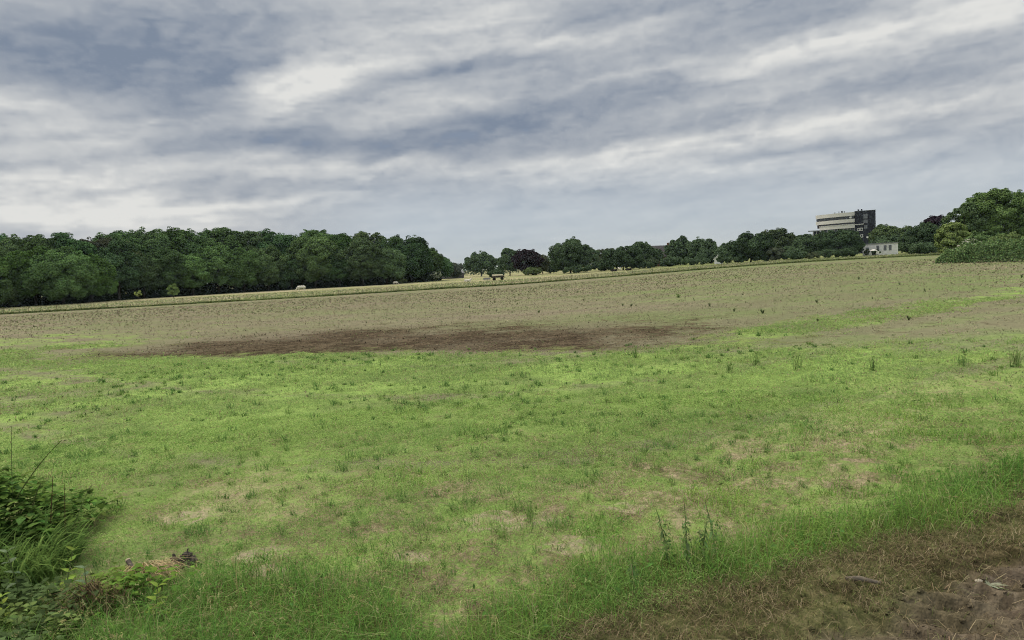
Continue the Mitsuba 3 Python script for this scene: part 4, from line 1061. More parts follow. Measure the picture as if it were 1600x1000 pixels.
# single leafy plants standing in it
NETTLES = [(-2.62, 3.92, 0.30, 'grey', 'grey green leafy plant in front of the tall grass, left one of the pair'), (-2.40, 3.88, 0.27, 'lime', 'yellow green leafy plant in front of the tall grass, right of the grey green one'),
           (-2.85, 3.80, 0.26, 'grey', 'grey green leafy plant at the left frame edge in the ground cover'), (-2.52, 3.62, 0.18, 'lime', 'small yellow green plant low in the ground cover'),
           (-2.25, 3.85, 0.20, 'grey', 'pale stemmed plant beside the mound in the ground cover'), (-1.80, 3.62, 0.17, 'lime', 'bright green plant at the right end of the ground cover'),
           (-2.33, 3.40, 0.16, 'mid', 'mid green plant near the lower frame edge in the ground cover'), (-2.62, 3.42, 0.15, 'grey', 'grey green plant low in the lower left corner')]
for X, Y, hgt, kind_, lab in NETTLES:
    key = thing('leafy_plant', lab, 'plant')
    z0 = gz0(X, Y)
    c = {'grey': (0.19, 0.27, 0.16), 'lime': (0.28, 0.40, 0.09), 'mid': (0.15, 0.24, 0.08)}[kind_]
    lx, ly = r.normal(0, 0.03, 2)
    path = np.array([(X, Y, z0 - 0.01), (X + lx * .5, Y + ly * .5, z0 + hgt * 0.5), (X + lx, Y + ly, z0 + hgt)])
    part(key, 'stem', tube(path, [0.004, 0.003, 0.002], 5), 'pale_stem_mat', smooth=60)
    for lv in range(5):
        t_ = 0.25 + 0.75 * lv / 4
        p = path[0] * (1 - t_) + path[2] * t_
        for sd in range(2):
            az_ = lv * 1.57 + sd * np.pi + r.uniform(-.3, .3)
            m_, c_ = place_leaves(p[None], np.array([az_]), np.array([0.35 + 0.3 * lv / 4 + r.uniform(-.2, .2)]), np.array([(0.075 - 0.03 * t_) * r.uniform(0.85, 1.2)]), vary(c, 1, 0.15, 0.04, r), 0.6)
            part(key, 'leaf', m_, 'grass_mat', color=np.clip(c_, 0.005, 0.9), smooth=True)

# patch of broad bright leaves beside the ground cover
n = 380
x = -2.12 + 0.13 * r.normal(size=n)
y = 3.92 + 0.10 * r.normal(size=n)
mesh, cc = place_leaves(xyz(x, y, 0) + np.stack([0 * x, 0 * x, 0.02 + 0.10 * r.random(n)], 1), r.uniform(0, 6.28, n), r.uniform(-0.1, 0.6, n), r.uniform(0.03, 0.06, n), np.clip(vary((0.17, 0.29, 0.06), n, 0.2, 0.06, r), 0.01, 0.9), 0.8, 0.2)
key = thing('clover_patch', 'bright green patch of rounded leaves right of the leafy plants', 'plant')
part(key, 'foliage', mesh, 'grass_mat', color=cc, smooth=True, kind='stuff')

# dead grass heap, stump, cut branch
n = 420
x = -2.10 + 0.07 * r.normal(size=n)
y = 4.15 + 0.07 * r.normal(size=n)
P = xyz(x, y, 0.01) + np.stack([0 * x, 0 * x, 0.05 * np.exp(-((x + 2.10) / 0.10) ** 2 - ((y - 4.15) / 0.1) ** 2)], 1)
mesh, cc = join([blades(P, r.uniform(0.05, 0.13, n), 0.004, r.normal(-0.9, 0.7, n), r.uniform(1.2, 2.5, n), vary((0.42, 0.34, 0.20), n, 0.2, 0.05, r))])
key = thing('straw_heap', 'small heap of pale dead grass below the cut branch', 'straw')
scene[key] = mikit.ply(mesh, 'leaf_mat', color=cc)

z0 = gz0(-2.0, 4.33)
key = thing('tree_stump', 'dark grey weathered stump with split roots beside the cut branch', 'stump')
bones = [((-2.03, 4.34, z0 - 0.01), 0.05, (-1.93, 4.35, z0 + 0.02), 0.055), ((-1.96, 4.36, z0 + 0.02), 0.05, (-1.945, 4.36, z0 + 0.085), 0.03)]
for a_ in (0.3, 1.2, 2.2, 3.0, 3.9, 4.8, 5.6):
    bones.append(((-1.98, 4.34, z0 + 0.02), 0.03, (-1.98 + 0.13 * math.cos(a_), 4.34 + 0.10 * math.sin(a_), z0 + 0.00), 0.012))
for dx_, dy_, hz_ in ((-0.03, 0.0, 0.09), (0.03, 0.02, 0.125), (0.055, -0.01, 0.10), (-0.06, 0.02, 0.06), (0.015, -0.02, 0.10)):
    bones.append(((-1.98 + dx_ * 0.7, 4.34 + dy_, z0 + 0.04), 0.022, (-1.98 + dx_ * 1.4, 4.34 + dy_ * 1.5, z0 + hz_), 0.008))
t = hull_body(bones, 0.008, 2)
t.vertices = (t.vertices - [-1.98, 4.34, z0]) * [0.85, 0.85, 0.75] + [-1.98, 4.34, z0]
t.vertices += (0.030 * (meshkit.fbm(t.vertices * np.array([60, 60, 25]), 3, 3)[:, None] - 0.5) + 0.012 * (meshkit.noise(t.vertices * 190, 4)[:, None] - 0.5)) * t.vertex_normals
part(key, 'wood', t, 'dead_wood_mat', smooth=35)
key = thing('cut_branch', 'short cut branch with a pale sawn end pointing up', 'branch')
z0 = gz0(-2.16, 4.2)
part(key, 'bark', tube([(-2.10, 4.10, z0 + 0.01), (-2.16, 4.17, z0 + 0.045), (-2.235, 4.25, z0 + 0.10)], [0.013, 0.015, 0.014], 10), 'dead_wood_mat', smooth=60)
dirn = unit(np.array([-0.075, 0.08, 0.055]))
p0 = np.array([-2.235, 4.25, z0 + 0.10])
part(key, 'sawn_end', tube([p0 - dirn * 0.004, p0 + dirn * 0.006], [0.0145, 0.0145], 12), 'pale_wood_mat')

# dry mound of twigs
n = 260
x = -2.15 + 0.08 * r.normal(size=n)
y = 3.72 + 0.06 * r.normal(size=n)
P = xyz(x, y, 0.02) + np.stack([0 * x, 0 * x, 0.09 * np.exp(-((x + 2.15) / 0.1) ** 2 - ((y - 3.72) / 0.08) ** 2) + 0.03 * r.random(n)], 1)
mesh, cc = join([blades(P, r.uniform(0.05, 0.11, n), 0.004, r.uniform(0, 6.28, n), r.uniform(1.0, 2.3, n), vary((0.13, 0.10, 0.06), n, 0.25, 0.05, r))])
key = thing('twig_heap', 'low brown heap of dry stems among the ground cover leaves', 'twigs')
scene[key] = mikit.ply(mesh, 'leaf_mat', color=cc)

# dock plants rising from the lush strip
DOCKS = [(0.76, 3.98, 0.30, 'dark upright dock plant in the long grass, leftmost of the four'), (0.845, 3.90, 0.33, 'tallest dark dock plant in the long grass, second of the four'),
         (0.935, 3.95, 0.24, 'shorter dock plant in the long grass, third of the four'), (1.03, 4.02, 0.30, 'thin dock plant in the long grass, rightmost of the four'), (0.53, 3.68, 0.18, 'small dock plant in the long grass left of the four taller ones')]
for X, Y, hgt, lab in DOCKS:
    key = thing('dock_plant', lab, 'plant')
    z0 = gz0(X, Y)
    lx_, ly_ = r.normal(0, 0.03, 2)
    path = np.array([(X, Y, z0 - 0.01), (X + 0.35 * lx_, Y + 0.35 * ly_, z0 + hgt * 0.5), (X + lx_, Y + ly_, z0 + hgt)])
    part(key, 'stem', tube(path, [0.0036, 0.0028, 0.0014], 6), 'pale_stem_mat', smooth=60)
    fm_, fcc_ = weed_plant(r, X, Y, hgt * 0.75, 0.055, (0.165, 0.265, 0.095), 0.020, 60)
    part(key, 'foliage', fm_, 'grass_mat', color=np.clip(fcc_, 0.005, 0.9), kind='stuff')
    nl_ = int(26 * hgt / 0.3)
    for i in range(nl_):
        t_ = 0.10 + 0.88 * (i + r.uniform(-.3, .3)) / nl_
        p = np.array([np.interp(t_, [0, 0.5, 1], path[:, k_]) for k_ in range(3)])
        m_, c_ = place_leaves(p[None], np.array([2.4 * i + r.uniform(-.5, .5)]), np.array([-0.75 + r.uniform(-.4, .5)]), np.array([(0.078 - 0.050 * t_) * r.uniform(0.6, 1.25)]), vary((0.165, 0.265, 0.100), 1, 0.22, 0.06, r), 0.26, 0.15)
        part(key, 'leaf', m_, 'grass_mat', color=np.clip(c_, 0.005, 0.9), smooth=True)

# on the track: wilted plant, stones, a grey stick, bits of straw
key = thing('wilted_plant', 'wilted silvery plant lying flat on the dirt track', 'plant')
X, Y = 2.24, 3.62
z0 = gz0(X, Y) + 0.012
for i, (a_, ln) in enumerate([(3.0, 0.09), (3.5, 0.075), (-0.35, 0.085), (0.1, 0.07), (1.3, 0.06), (-1.3, 0.06), (2.3, 0.05), (4.1, 0.06)]):
    m_, c_ = place_leaves(np.array([[X, Y, z0 + 0.012]]), np.array([a_]), np.array([0.18]), np.array([ln]), vary((0.21, 0.24, 0.17), 1, 0.12, 0.03, r), 0.30, 0.1)
    part(key, 'leaf', m_, 'leaf_mat', color=c_, smooth=True)
part(key, 'stem', tube([(X, Y, z0), (X + 0.02, Y - 0.02, z0 + 0.012), (X + 0.06, Y - 0.05, z0 + 0.008)], [0.004, 0.0035, 0.002], 5), 'pale_stem_mat', smooth=60)
for X, Y, sx, lab in ((2.215, 3.66, 0.021, 'pale flat stone touching the wilted plant, larger of two'), (2.30, 3.63, 0.014, 'small pale stone right of the wilted plant, smaller of two')):
    ic = trimesh.creation.icosphere(2, 1.0)
    ic.vertices *= (1 + 0.25 * (meshkit.fbm(ic.vertices * 1.6 + X * 7, 3, 4)[:, None] - 0.5)) * np.array([sx, sx * 0.75, sx * 0.6])
    ic.apply_translation((X, Y, gz0(X, Y) + sx * 0.45))
    scene[thing('stone', lab, 'stone')] = mikit.ply(ic, 'stone_mat', smooth=True)
z0 = gz0(1.66, 3.60)
scene[thing('stick', 'grey weathered stick lying on the brown clippings near the track', 'stick')] = mikit.ply(tube([(1.56, 3.655, z0 + 0.028), (1.62, 3.63, z0 + 0.034), (1.70, 3.585, z0 + 0.026)], [0.010, 0.014, 0.008], 7), 'pale_grey_wood', smooth=60)
scene['pale_grey_wood'] = diff(mikit.proc(lambda p, n, uv: mikit.mix(C(0.10, 0.088, 0.07), C(0.20, 0.18, 0.15), mikit.fbm(p.x * 60, p.y * 60, p.z * 60, 3))))
n = 150
x = r.uniform(1.5, 3.3, n)
y = r.uniform(2.6, 4.2, n)
s, track = reg_np(x, y)[:2]
m = track > 0.6
x, y = x[m], y[m]
n = len(x)
mesh, cc = join([blades(xyz(x, y, 0.006), r.uniform(0.03, 0.085, n), 0.0042, r.uniform(0, 6.28, n), r.uniform(1.8, 2.5, n), vary((0.34, 0.28, 0.18), n, 0.25, 0.05, r))])
scene['loose_straw'] = mikit.ply(mesh, 'leaf_mat', color=cc)
tag('loose_straw', 'loose pale straw bits lying on the dirt track', 'straw', kind='stuff')
# clods
pairs = []
for i in range(900):
    X, Y = r.uniform(1.2, 3.6), r.uniform(2.5, 4.6)
    s_, tr_ = reg_np(np.array(X), np.array(Y))[:2]
    if not (1.5 < s_ < 2.55):
        continue
    ic = trimesh.creation.icosphere(1, 1.0)
    q = 0.004 + 0.014 * r.random() ** 3
    ic.vertices *= (1 + 1.3 * (meshkit.noise(ic.vertices * 1.9 + i * 3.3, 4)[:, None] - 0.5)) * np.array([q, q * r.uniform(.6, 1), q * 0.6])
    ic.apply_translation((X, Y, gz0(X, Y) + q * 0.2))
    pairs.append(ic)
scene['clods'] = mikit.ply(cat_mesh(pairs), 'field_mat', smooth=False)
tag('clods', 'small clods of earth along the edge of the dirt track', 'clods', kind='stuff')


# ------------------------------------------------------------------ wire fence along the meadow
fk = thing('wire_fence', 'low wire fence with wooden posts along the meadow edge', 'fence')
fposts = []
xx = -92.0
while xx < 26:
    yy_ = float(edge_y(xx)) + 2.4
    fposts.append((xx, yy_, float(terrain(xx, yy_))))
    xx += 3.6 + r.uniform(-0.4, 0.4)
for X, Y, z0 in fposts:
    hgt = r.uniform(0.75, 1.0)
    part(fk, 'post', tube([(X, Y, z0 - 0.1), (X + r.normal(0, 0.03), Y, z0 + hgt)], [0.038, 0.032], 6), 'wood_mat')
for hz in (0.45, 0.7):
    part(fk, 'wire', tube([(X, Y, z0 + hz) for X, Y, z0 in fposts], 0.006, 4), 'metal_grey')


# ------------------------------------------------------------------ animals and the wagon in the meadow
def cow(name, label, X, Y, az, coat, scale=1.0, lying=False, grazing=True, cat='cow'):
    """body length along +x, head at +x"""
    lz = 0.0 if not lying else -0.62
    B = [((-0.62, 0, 1.02 + lz), 0.34, (0.45, 0, 0.98 + lz), 0.36), ((-0.62, 0, 1.02 + lz), 0.33, (-0.80, 0, 1.02 + lz), 0.26), ((0.45, 0, 1.0 + lz), 0.34, (0.72, 0, 1.05 + lz), 0.27)]
    hd_ = (1.32, 0, 0.42) if grazing and not lying else (1.28, 0.1, 1.30 + lz)
    B += [((0.70, 0, 1.10 + lz), 0.24, (hd_[0] - 0.22, hd_[1], hd_[2] + 0.14), 0.15), ((hd_[0] - 0.2, hd_[1], hd_[2] + 0.12), 0.15, (hd_[0] + 0.14, hd_[1], hd_[2] - 0.14), 0.09)]
    for sd in (-1, 1):
        B.append(((hd_[0] - 0.2, hd_[1] + sd * 0.10, hd_[2] + 0.2), 0.035, (hd_[0] - 0.25, hd_[1] + sd * 0.25, hd_[2] + 0.19), 0.045))
        if lying:
            B += [((0.5, sd * 0.2, 0.2), 0.11, (0.85, sd * 0.24, 0.08), 0.06), ((0.85, sd * 0.24, 0.08), 0.06, (0.55, sd * 0.3, 0.07), 0.05), ((-0.6, sd * 0.25, 0.22), 0.15, (-0.35, sd * 0.42, 0.10), 0.08), ((-0.35, sd * 0.42, 0.10), 0.07, (-0.7, sd * 0.45, 0.07), 0.05)]
        else:
            B += [((0.55, sd * 0.19, 0.85), 0.15, (0.56, sd * 0.19, 0.42), 0.075), ((0.56, sd * 0.19, 0.42), 0.07, (0.54, sd * 0.19, 0.05), 0.055),
                  ((-0.70, sd * 0.19, 0.95), 0.21, (-0.60, sd * 0.19, 0.58), 0.11), ((-0.60, sd * 0.19, 0.58), 0.09, (-0.78, sd * 0.19, 0.42), 0.07), ((-0.78, sd * 0.19, 0.42), 0.065, (-0.74, sd * 0.19, 0.05), 0.055)]
    B.append(((-1.02, 0, 1.15 + lz), 0.035, (-1.06, 0, 0.55 + max(lz, -0.3)), 0.03))
    t = hull_body(B, 0.09, 6)
    t.apply_scale(scale)
    t.apply_transform(trimesh.transformations.rotation_matrix(az, [0, 0, 1]))
    t.apply_translation((X, Y, float(terrain(X, Y)) - 0.02))
    key = thing(name, label, cat)
    scene[key] = mikit.ply(t, coat, smooth=True)


cow('white_cow', 'white cow grazing in the meadow before the wood', -50.1, 184.7, 3.3, 'white_coat')
cow('white_cow', 'small far white calf at the foot of the wood', -32.6, 219.5, 0.2, 'white_coat', 0.62)
cow('white_cow', 'pale cow lying in the meadow left of the hay wagon', -11.1, 202.1, 0.25, 'white_coat', 0.9, lying=True)
cow('dark_cow', 'dark cow lying in the meadow before the wide low dark tree, left one', 29.7, 219.0, 0.1, 'dark_coat', 0.9, lying=True)
cow('dark_cow', 'dark cow lying in the meadow before the wide low dark tree, right one', 33.6, 217.5, 0.0, 'dark_coat', 0.9, lying=True)
cow('white_cow', 'white calf standing between the two dark lying cows', 31.6, 221.0, 1.9, 'white_coat', 0.7, grazing=False)

# hay wagon
X, Y, az = -3.0, 195.8, 0.12
z0 = float(terrain(X, Y))
key = thing('hay_wagon', 'old hay wagon with a pale cover standing in the meadow', 'wagon')


def wp(m_):
    m_.apply_transform(trimesh.transformations.rotation_matrix(az, [0, 0, 1]))
    m_.apply_translation((X, Y, z0))
    return m_


part(key, 'body', wp(cat_mesh([box(0, 0, 0.72, 3.1, 1.6, 0.10), box(0, -0.78, 0.95, 3.1, 0.05, 0.36), box(0, 0.78, 0.95, 3.1, 0.05, 0.36), box(1.53, 0, 0.95, 0.05, 1.5, 0.36), box(-1.53, 0, 0.95, 0.05, 1.5, 0.36)])), 'brown_cladding')
cv = trimesh.creation.cylinder(1.0, 2.7, sections=24)
cv.apply_transform(trimesh.transformations.rotation_matrix(np.pi / 2, [0, 1, 0]))
cv.vertices *= np.array([1, 0.74, 0.42])
cv.apply_translation((-0.1, 0, 1.10))
part(key, 'cover', wp(cv), 'canvas', smooth=40)
for wx_, wy_ in ((-1.0, -0.7), (1.0, -0.7), (-1.0, 0.7), (1.0, 0.7)):
    cy = trimesh.creation.cylinder(0.36, 0.2, sections=18)
    cy.apply_transform(trimesh.transformations.rotation_matrix(np.pi / 2, [1, 0, 0]))
    cy.apply_translation((wx_, wy_, 0.36))
    part(key, 'wheel', wp(cy), 'rubber', smooth=40)
part(key, 'drawbar', wp(tube([(1.5, 0, 0.6), (2.6, 0, 0.4)], [0.05, 0.04], 6)), 'metal_grey')
# long trough
key = thing('water_trough', 'pale low trough in the meadow just left of the hay wagon', 'trough')
X, Y = -6.4, 215.0
z0 = float(terrain(X, Y))
tr_ = trimesh.boolean.difference([box(X, Y, z0 + 0.35, 2.0, 0.7, 0.55), box(X, Y, z0 + 0.45, 1.86, 0.56, 0.5)], engine='manifold')
part(key, 'basin', tr_, 'metal_grey')
for sx in (-0.8, 0.8):
    part(key, 'leg', box(X + sx, Y, z0 + 0.04, 0.1, 0.5, 0.09), 'metal_grey')

# ------------------------------------------------------------------ office block
BC, BA = np.array([172.4, 383.4]), -0.413      # corner where the facade meets the tower; local x to the right seen from the field
bx_, by_ = np.array([math.cos(BA), math.sin(BA)]), np.array([-math.sin(BA), math.cos(BA)])
bk = thing('office_block', 'office block with a pale curved facade and a black tower above the trees', 'building')
BZ = 0.0


def bpt(lx, ly, z):
    lx = lx * 0.88 if lx < 0 else lx
    q = BC + bx_ * lx + by_ * ly
    return (q[0], q[1], BZ + z)


def bbox(lx0, lx1, ly0, ly1, z0_, z1_):
    lx0, lx1 = (q_ * 0.88 if q_ < 0 else q_ for q_ in (lx0, lx1))
    m_ = box((lx0 + lx1) / 2, (ly0 + ly1) / 2, (z0_ + z1_) / 2, lx1 - lx0, ly1 - ly0, z1_ - z0_)
    M = np.eye(4)
    M[:2, 0], M[:2, 1], M[:2, 3] = bx_, by_, BC
    M[2, 3] = BZ
    m_.apply_transform(M)
    return m_


def fac_y(lx):
    return 12.5 * (np.clip(-lx, 0, 30) / 21.0) ** 1.9


def arc_band(x0, x1, z0_, z1_, out, depth, n=16):
    """a curved band along the facade; out: how far it stands proud"""
    xs = np.linspace(x0, x1, n)
    ys = fac_y(xs)
    tx = np.gradient(xs) * 0.88
    ty = np.gradient(ys)
    nn = np.stack([ty, -tx], 1)
    nn /= np.linalg.norm(nn, axis=1, keepdims=True)
    o = np.stack([xs, ys], 1) + nn * out
    i_ = np.stack([xs, ys], 1) - nn * (depth - out)
    v = []
    for k_ in range(n):
        for (p, z_) in ((o[k_], z0_), (o[k_], z1_), (i_[k_], z1_), (i_[k_], z0_)):
            v.append(bpt(p[0], p[1], z_))
    f = []
    for k_ in range(n - 1):
        for a_ in range(4):
            b_ = (a_ + 1) % 4
            f.append([4 * k_ + a_, 4 * k_ + b_, 4 * k_ + 4 + b_, 4 * k_ + 4 + a_])
    f += [[0, 3, 2, 1], [4 * n - 4, 4 * n - 3, 4 * n - 2, 4 * n - 1]]
    m_ = trimesh.Trimesh(np.array(v), np.vstack([[[q_[0], q_[1], q_[2]], [q_[0], q_[2], q_[3]]] for q_ in f]), process=False)
    trimesh.repair.fix_normals(m_)
    return m_


part(bk, 'core', cat_mesh([arc_band(-20.6, -0.4, 13.9, 20.2, -0.5, 7.0), arc_band(-18.6, -0.4, 0.0, 13.9, -0.9, 7.0)]), 'brown_cladding')
part(bk, 'facade_band', arc_band(-21.0, -0.02, 18.9, 20.75, 0.0, 1.2), 'panel_white', label='pale parapet band')
part(bk, 'facade_band', arc_band(-21.0, -0.02, 15.7, 17.4, 0.0, 1.2), 'panel_white')
part(bk, 'facade_band', arc_band(-18.8, -0.02, 12.9, 14.55, 0.3, 1.2), 'panel_white')
part(bk, 'facade_band', arc_band(-18.8, -0.02, 14.62, 14.85, 0.5, 0.5), 'frame_white')
part(bk, 'facade_band', arc_band(-18.8, -9.1, 9.4, 10.9, 0.3, 1.2), 'panel_white')
part(bk, 'facade_band', arc_band(-6.2, -0.02, 9.4, 10.9, 0.3, 1.2), 'panel_white')
part(bk, 'facade_band', arc_band(-18.8, -9.1, 6.0, 7.4, 0.3, 1.2), 'panel_white')
part(bk, 'facade_band', arc_band(-6.2, -0.02, 6.0, 7.4, 0.3, 1.2), 'panel_white')
part(bk, 'facade_band', arc_band(-18.8, -0.02, 2.5, 4.0, 0.3, 1.2), 'panel_white')
for zlo, zhi, x0, x1, nwin in ((17.45, 18.85, -20.8, -0.3, 11), (14.9, 15.65, -18.6, -0.3, 10), (10.95, 12.85, -18.6, -9.3, 5), (10.95, 12.85, -6.1, -0.3, 3), (7.45, 9.35, -18.6, -9.3, 5), (7.45, 9.35, -6.1, -0.3, 3)):
    ww = (x1 - x0) / nwin
    for i in range(nwin):
        a_ = x0 + i * ww + 0.12
        w_k = part(bk, 'window', arc_band(a_, a_ + ww - 0.24, zlo + 0.06, zhi - 0.06, -0.30, 0.06, 4), 'glass_dark')
    for i in range(nwin + 1):
        a_ = min(max(x0 + i * ww, x0 + 0.06), x1 - 0.06)
        part(bk, 'mullion', arc_band(a_ - 0.07, a_ + 0.07, zlo + 0.03, zhi - 0.03, -0.26, 0.12, 2), 'frame_white' if zlo < 14 else 'brown_cladding')
part(bk, 'window', arc_band(-2.9, -1.7, 17.75, 18.6, -0.22, 0.05, 3), 'frame_white', label='window with a white blind drawn')
# tower
part(bk, 'tower', bbox(0.0, 9.3, -0.6, 11.5, 0.0, 20.9), 'panel_dark', label='black tower at the right end')
part(bk, 'tower_cap', bbox(-0.05, 9.4, -0.68, 11.6, 20.9, 21.1), 'metal_grey')
for z_, w_, h_ in ((18.2, 2.0, 2.3), (15.7, 2.0, 1.7), (13.0, 1.5, 1.7)):
    part(bk, 'window', bbox(4.8 - w_ / 2, 4.8 + w_ / 2, -0.66, -0.605, z_ - h_ / 2, z_ + h_ / 2), 'grey_pane', label='grey stair window of the tower')
    for q_ in (-0.5, 0.5):
        part(bk, 'mullion', bbox(4.8 + q_ * w_ / 2 - 0.05, 4.8 + q_ * w_ / 2 + 0.05, -0.72, -0.665, z_ - h_ / 2, z_ + h_ / 2), 'metal_grey')
scene['grey_pane'] = {'type': 'principled', 'base_color': {'type': 'rgb', 'value': [0.14, 0.15, 0.18]}, 'roughness': 0.2, 'specular': 0.5}
for lx, z_ in ((1.65, 11.9), (2.9, 11.9), (2.95, 8.7)):
    part(bk, 'window', bbox(lx - 0.38, lx + 0.38, -0.66, -0.605, z_ - 0.55, z_ + 0.55), 'glass_dark', label='small window with a white frame')
    fr_ = trimesh.boolean.difference([bbox(lx - 0.58, lx + 0.58, -0.74, -0.608, z_ - 0.75, z_ + 0.75), bbox(lx - 0.36, lx + 0.36, -0.9, -0.5, z_ - 0.53, z_ + 0.53)], engine='manifold')
    part(bk, 'window_frame', fr_, 'frame_white')
dk = trimesh.creation.cylinder(0.5, 0.12, sections=20)
dk.apply_transform(trimesh.transformations.rotation_matrix(np.pi / 2, [1, 0, 0]))
dk.apply_transform(trimesh.transformations.rotation_matrix(BA, [0, 0, 1]))
dk.apply_translation(bpt(5.4, -0.67, 7.9))
part(bk, 'round_lamp', dk, 'frame_white')
part(bk, 'ledge', bbox(0.0, 4.0, -1.2, -0.61, 14.3, 14.6), 'frame_white')
# recess with white framed window
part(bk, 'recess', arc_band(-9.0, -6.3, 9.4, 13.0, -0.30, 0.3, 4), 'panel_dark')
fr_ = [arc_band(-8.3, -7.0, 10.2, 10.4, -0.2, 0.1, 3), arc_band(-8.3, -7.0, 11.4, 11.6, -0.2, 0.1, 3), arc_band(-8.3, -8.1, 10.4, 11.4, -0.2, 0.1, 2), arc_band(-7.2, -7.0, 10.4, 11.4, -0.2, 0.1, 2)]
part(bk, 'window_frame', cat_mesh(fr_), 'frame_white')
# left terrace
part(bk, 'terrace', bbox(-22.6, -18.9, 9.0, 13.0, 0.0, 12.6), 'brown_cladding')
part(bk, 'terrace_canopy', bbox(-25.2, -18.7, 8.2, 13.5, 12.6, 13.0), 'metal_grey')
part(bk, 'terrace_wall', bbox(-22.0, -19.6, 8.80, 8.97, 10.6, 12.3), 'panel_dark')
for lx in (-22.3, -20.6):
    part(bk, 'terrace_post', bbox(lx - 0.1, lx + 0.1, 8.5, 8.7, 8.5, 12.6), 'frame_white')
for lx, ly, h_, w_ in ((-10.4, 6, 0.8, 0.5), (-8.2, 5, 1.2, 0.4), (-6.6, 5, 1.4, 1.0), (-5.4, 5.5, 1.3, 0.5)):
    part(bk, 'roof_vent', bbox(lx - w_ / 2, lx + w_ / 2, ly, ly + 0.6, 20.1, 20.75 + h_ * 0.8), 'metal_grey')
for lx in (1.7, 3.2):
    part(bk, 'roof_vent', bbox(lx - 0.35, lx + 0.35, 3, 3.7, 21.1, 22.0), 'panel_dark')

# ------------------------------------------------------------------ white bungalow
A_, B_ = np.array([100.5, 219.0]), np.array([108.6, 215.1])
wk = thing('white_bungalow', 'long white flat roofed bungalow below the black tower', 'building')
ux = (B_ - A_) / np.linalg.norm(B_ - A_)
uy = np.array([-ux[1], ux[0]])
WL = float(np.linalg.norm(B_ - A_))


def wbox(x0, x1, y0, y1, z0_, z1_):
    m_ = box((x0 + x1) / 2, (y0 + y1) / 2, (z0_ + z1_) / 2, x1 - x0, y1 - y0, z1_ - z0_)
    M = np.eye(4)
    M[:2, 0], M[:2, 1], M[:2, 3] = ux, uy, A_
    m_.apply_transform(M)
    return m_


part(wk, 'wall', wbox(0, WL, 0, 6, -0.2, 3.15), 'render_white')
part(wk, 'roof', wbox(-0.15, WL + 0.15, -0.2, 6.2, 3.15, 3.38), 'metal_grey')
for x0, x1 in ((3.65, 4.15), (5.5, 6.05), (6.75, 7.3)):
    w_k = part(wk, 'window', wbox(x0, x1, -0.05, -0.006, 1.3, 2.6), 'grey_pane')
    scene[w_k + '__frame'] = mikit.ply(trimesh.boolean.difference([wbox(x0 - 0.08, x1 + 0.08, -0.09, -0.003, 1.22, 2.68), wbox(x0 + 0.01, x1 - 0.01, -0.2, 0.2, 1.31, 2.59)], engine='manifold'), 'metal_grey')
w_k = part(wk, 'door', wbox(0.9, 1.6, -0.05, -0.006, 0.3, 2.3), 'grey_pane')

# parasol and board in front of it
key = thing('parasol', 'white garden parasol at the left end of the white bungalow', 'parasol')
X, Y = 101.2, 214.0
cn = trimesh.creation.revolve(np.array([(0.0, 1.72), (0.35, 1.66), (0.7, 1.52), (0.95, 1.34), (0.95, 1.30), (0.68, 1.47), (0.0, 1.66)]), sections=16)
cn.apply_translation((X, Y, 0))
part(key, 'canopy', cn, 'parasol_white', smooth=30)
part(key, 'pole', tube([(X, Y, 0), (X, Y, 1.65)], 0.03, 6), 'metal_grey')
part(key, 'base', trimesh.creation.cylinder(0.25, 0.1, sections=16, transform=trimesh.transformations.translation_matrix((X, Y, 0.05))), 'rubber')
key = thing('white_board', 'leaning white board right beside the parasol', 'board')
bd = box(0, 0, 0, 0.85, 0.05, 0.9)
bd.apply_transform(trimesh.transformations.rotation_matrix(0.35, [0, 1, 0]))
bd.apply_translation((102.2, 213.7, 0.75))
scene[key] = mikit.ply(bd, 'parasol_white')


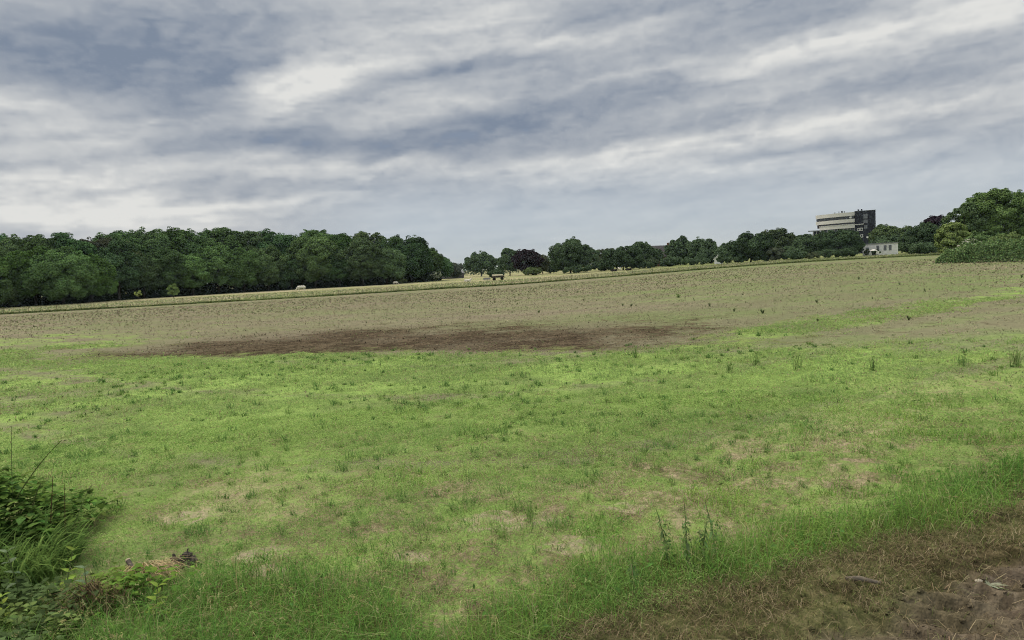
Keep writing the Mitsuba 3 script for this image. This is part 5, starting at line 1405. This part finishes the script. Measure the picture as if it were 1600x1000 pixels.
# ------------------------------------------------------------------ far houses half hidden by trees
def house(name, label, X, Y, w, d_, eave, ridge, rz, wall, roof):
    key = thing(name, label, 'house')
    z0 = float(terrain(X, Y))
    M = trimesh.transformations.rotation_matrix(rz, [0, 0, 1])
    M[:3, 3] = (X, Y, z0)
    body = trimesh.Trimesh([(-w/2, -d_/2, -.2), (w/2, -d_/2, -.2), (w/2, d_/2, -.2), (-w/2, d_/2, -.2), (-w/2, -d_/2, eave), (w/2, -d_/2, eave), (w/2, d_/2, eave), (-w/2, d_/2, eave), (-w/2, 0, ridge - 0.1), (w/2, 0, ridge - 0.1)],
                           [(0, 1, 5), (0, 5, 4), (2, 3, 7), (2, 7, 6), (1, 2, 6), (1, 6, 5), (5, 6, 9), (3, 0, 4), (3, 4, 7), (4, 8, 7)], process=False)
    body.apply_transform(M)
    part(key, 'wall', body, wall)
    rs = []
    for sg in (-1, 1):
        L_ = math.hypot(d_ / 2 + 0.3, ridge - eave + 0.2)
        m_ = box(0, 0, 0, w + 0.5, L_, 0.14)
        m_.apply_transform(trimesh.transformations.rotation_matrix(-sg * math.atan2(ridge - eave + 0.2, d_ / 2 + 0.3), [1, 0, 0]))
        m_.apply_translation((0, sg * (d_ / 4 + 0.15), (eave + ridge) / 2 - 0.02))
        m_.apply_transform(M)
        rs.append(m_)
    part(key, 'roof', cat_mesh(rs), roof)
    for q_ in (-0.25, 0.25):
        m_ = box(q_ * w, -d_ / 2 - 0.03, eave * 0.55, 1.0, 0.05, 1.2)
        m_.apply_transform(M)
        part(key, 'window', m_, 'glass_dark')
    if w > 8.5:
        m_ = box(w * 0.3, 0.3, ridge + 0.3, 0.6, 0.6, 1.4)
        m_.apply_transform(M)
        part(key, 'chimney', m_, 'brick_mat')


house('brown_house', 'brown roofed house with white windows half hidden by trees in the skyline gap', 57.3, 288.0, 9.0, 8.0, 3.6, 7.6, 0.3, 'brick_mat', 'roof_grey')
house('grey_barn', 'small grey roofed barn in the gap right of the wood', -24.5, 312.0, 8.0, 9.0, 2.2, 5.4, 0.9, 'roof_grey', 'metal_grey')
house('garden_shed', 'tiny white gabled shed between the dark trees right of the lone round bush', 60.6, 223.0, 2.6, 2.2, 1.4, 2.5, 1.2, 'render_white', 'render_white')

# ------------------------------------------------------------------ the air
scene['air'] = {'type': 'homogeneous', 'albedo': {'type': 'rgb', 'value': [0.95, 0.95, 0.95]}, 'sigma_t': {'type': 'rgb', 'value': [0.000040, 0.000052, 0.000066]}}
scene['haze'] = {'type': 'cube', 'to_world': T4().translate([0, 0, 15]).scale([9500, 9500, 18]), 'bsdf': {'type': 'null'}, 'interior': {'type': 'ref', 'id': 'air'}}
labels['haze'] = {'label': 'thin haze in the air over the fields', 'kind': 'stuff'}
scene['camera']['medium'] = {'type': 'ref', 'id': 'air'}
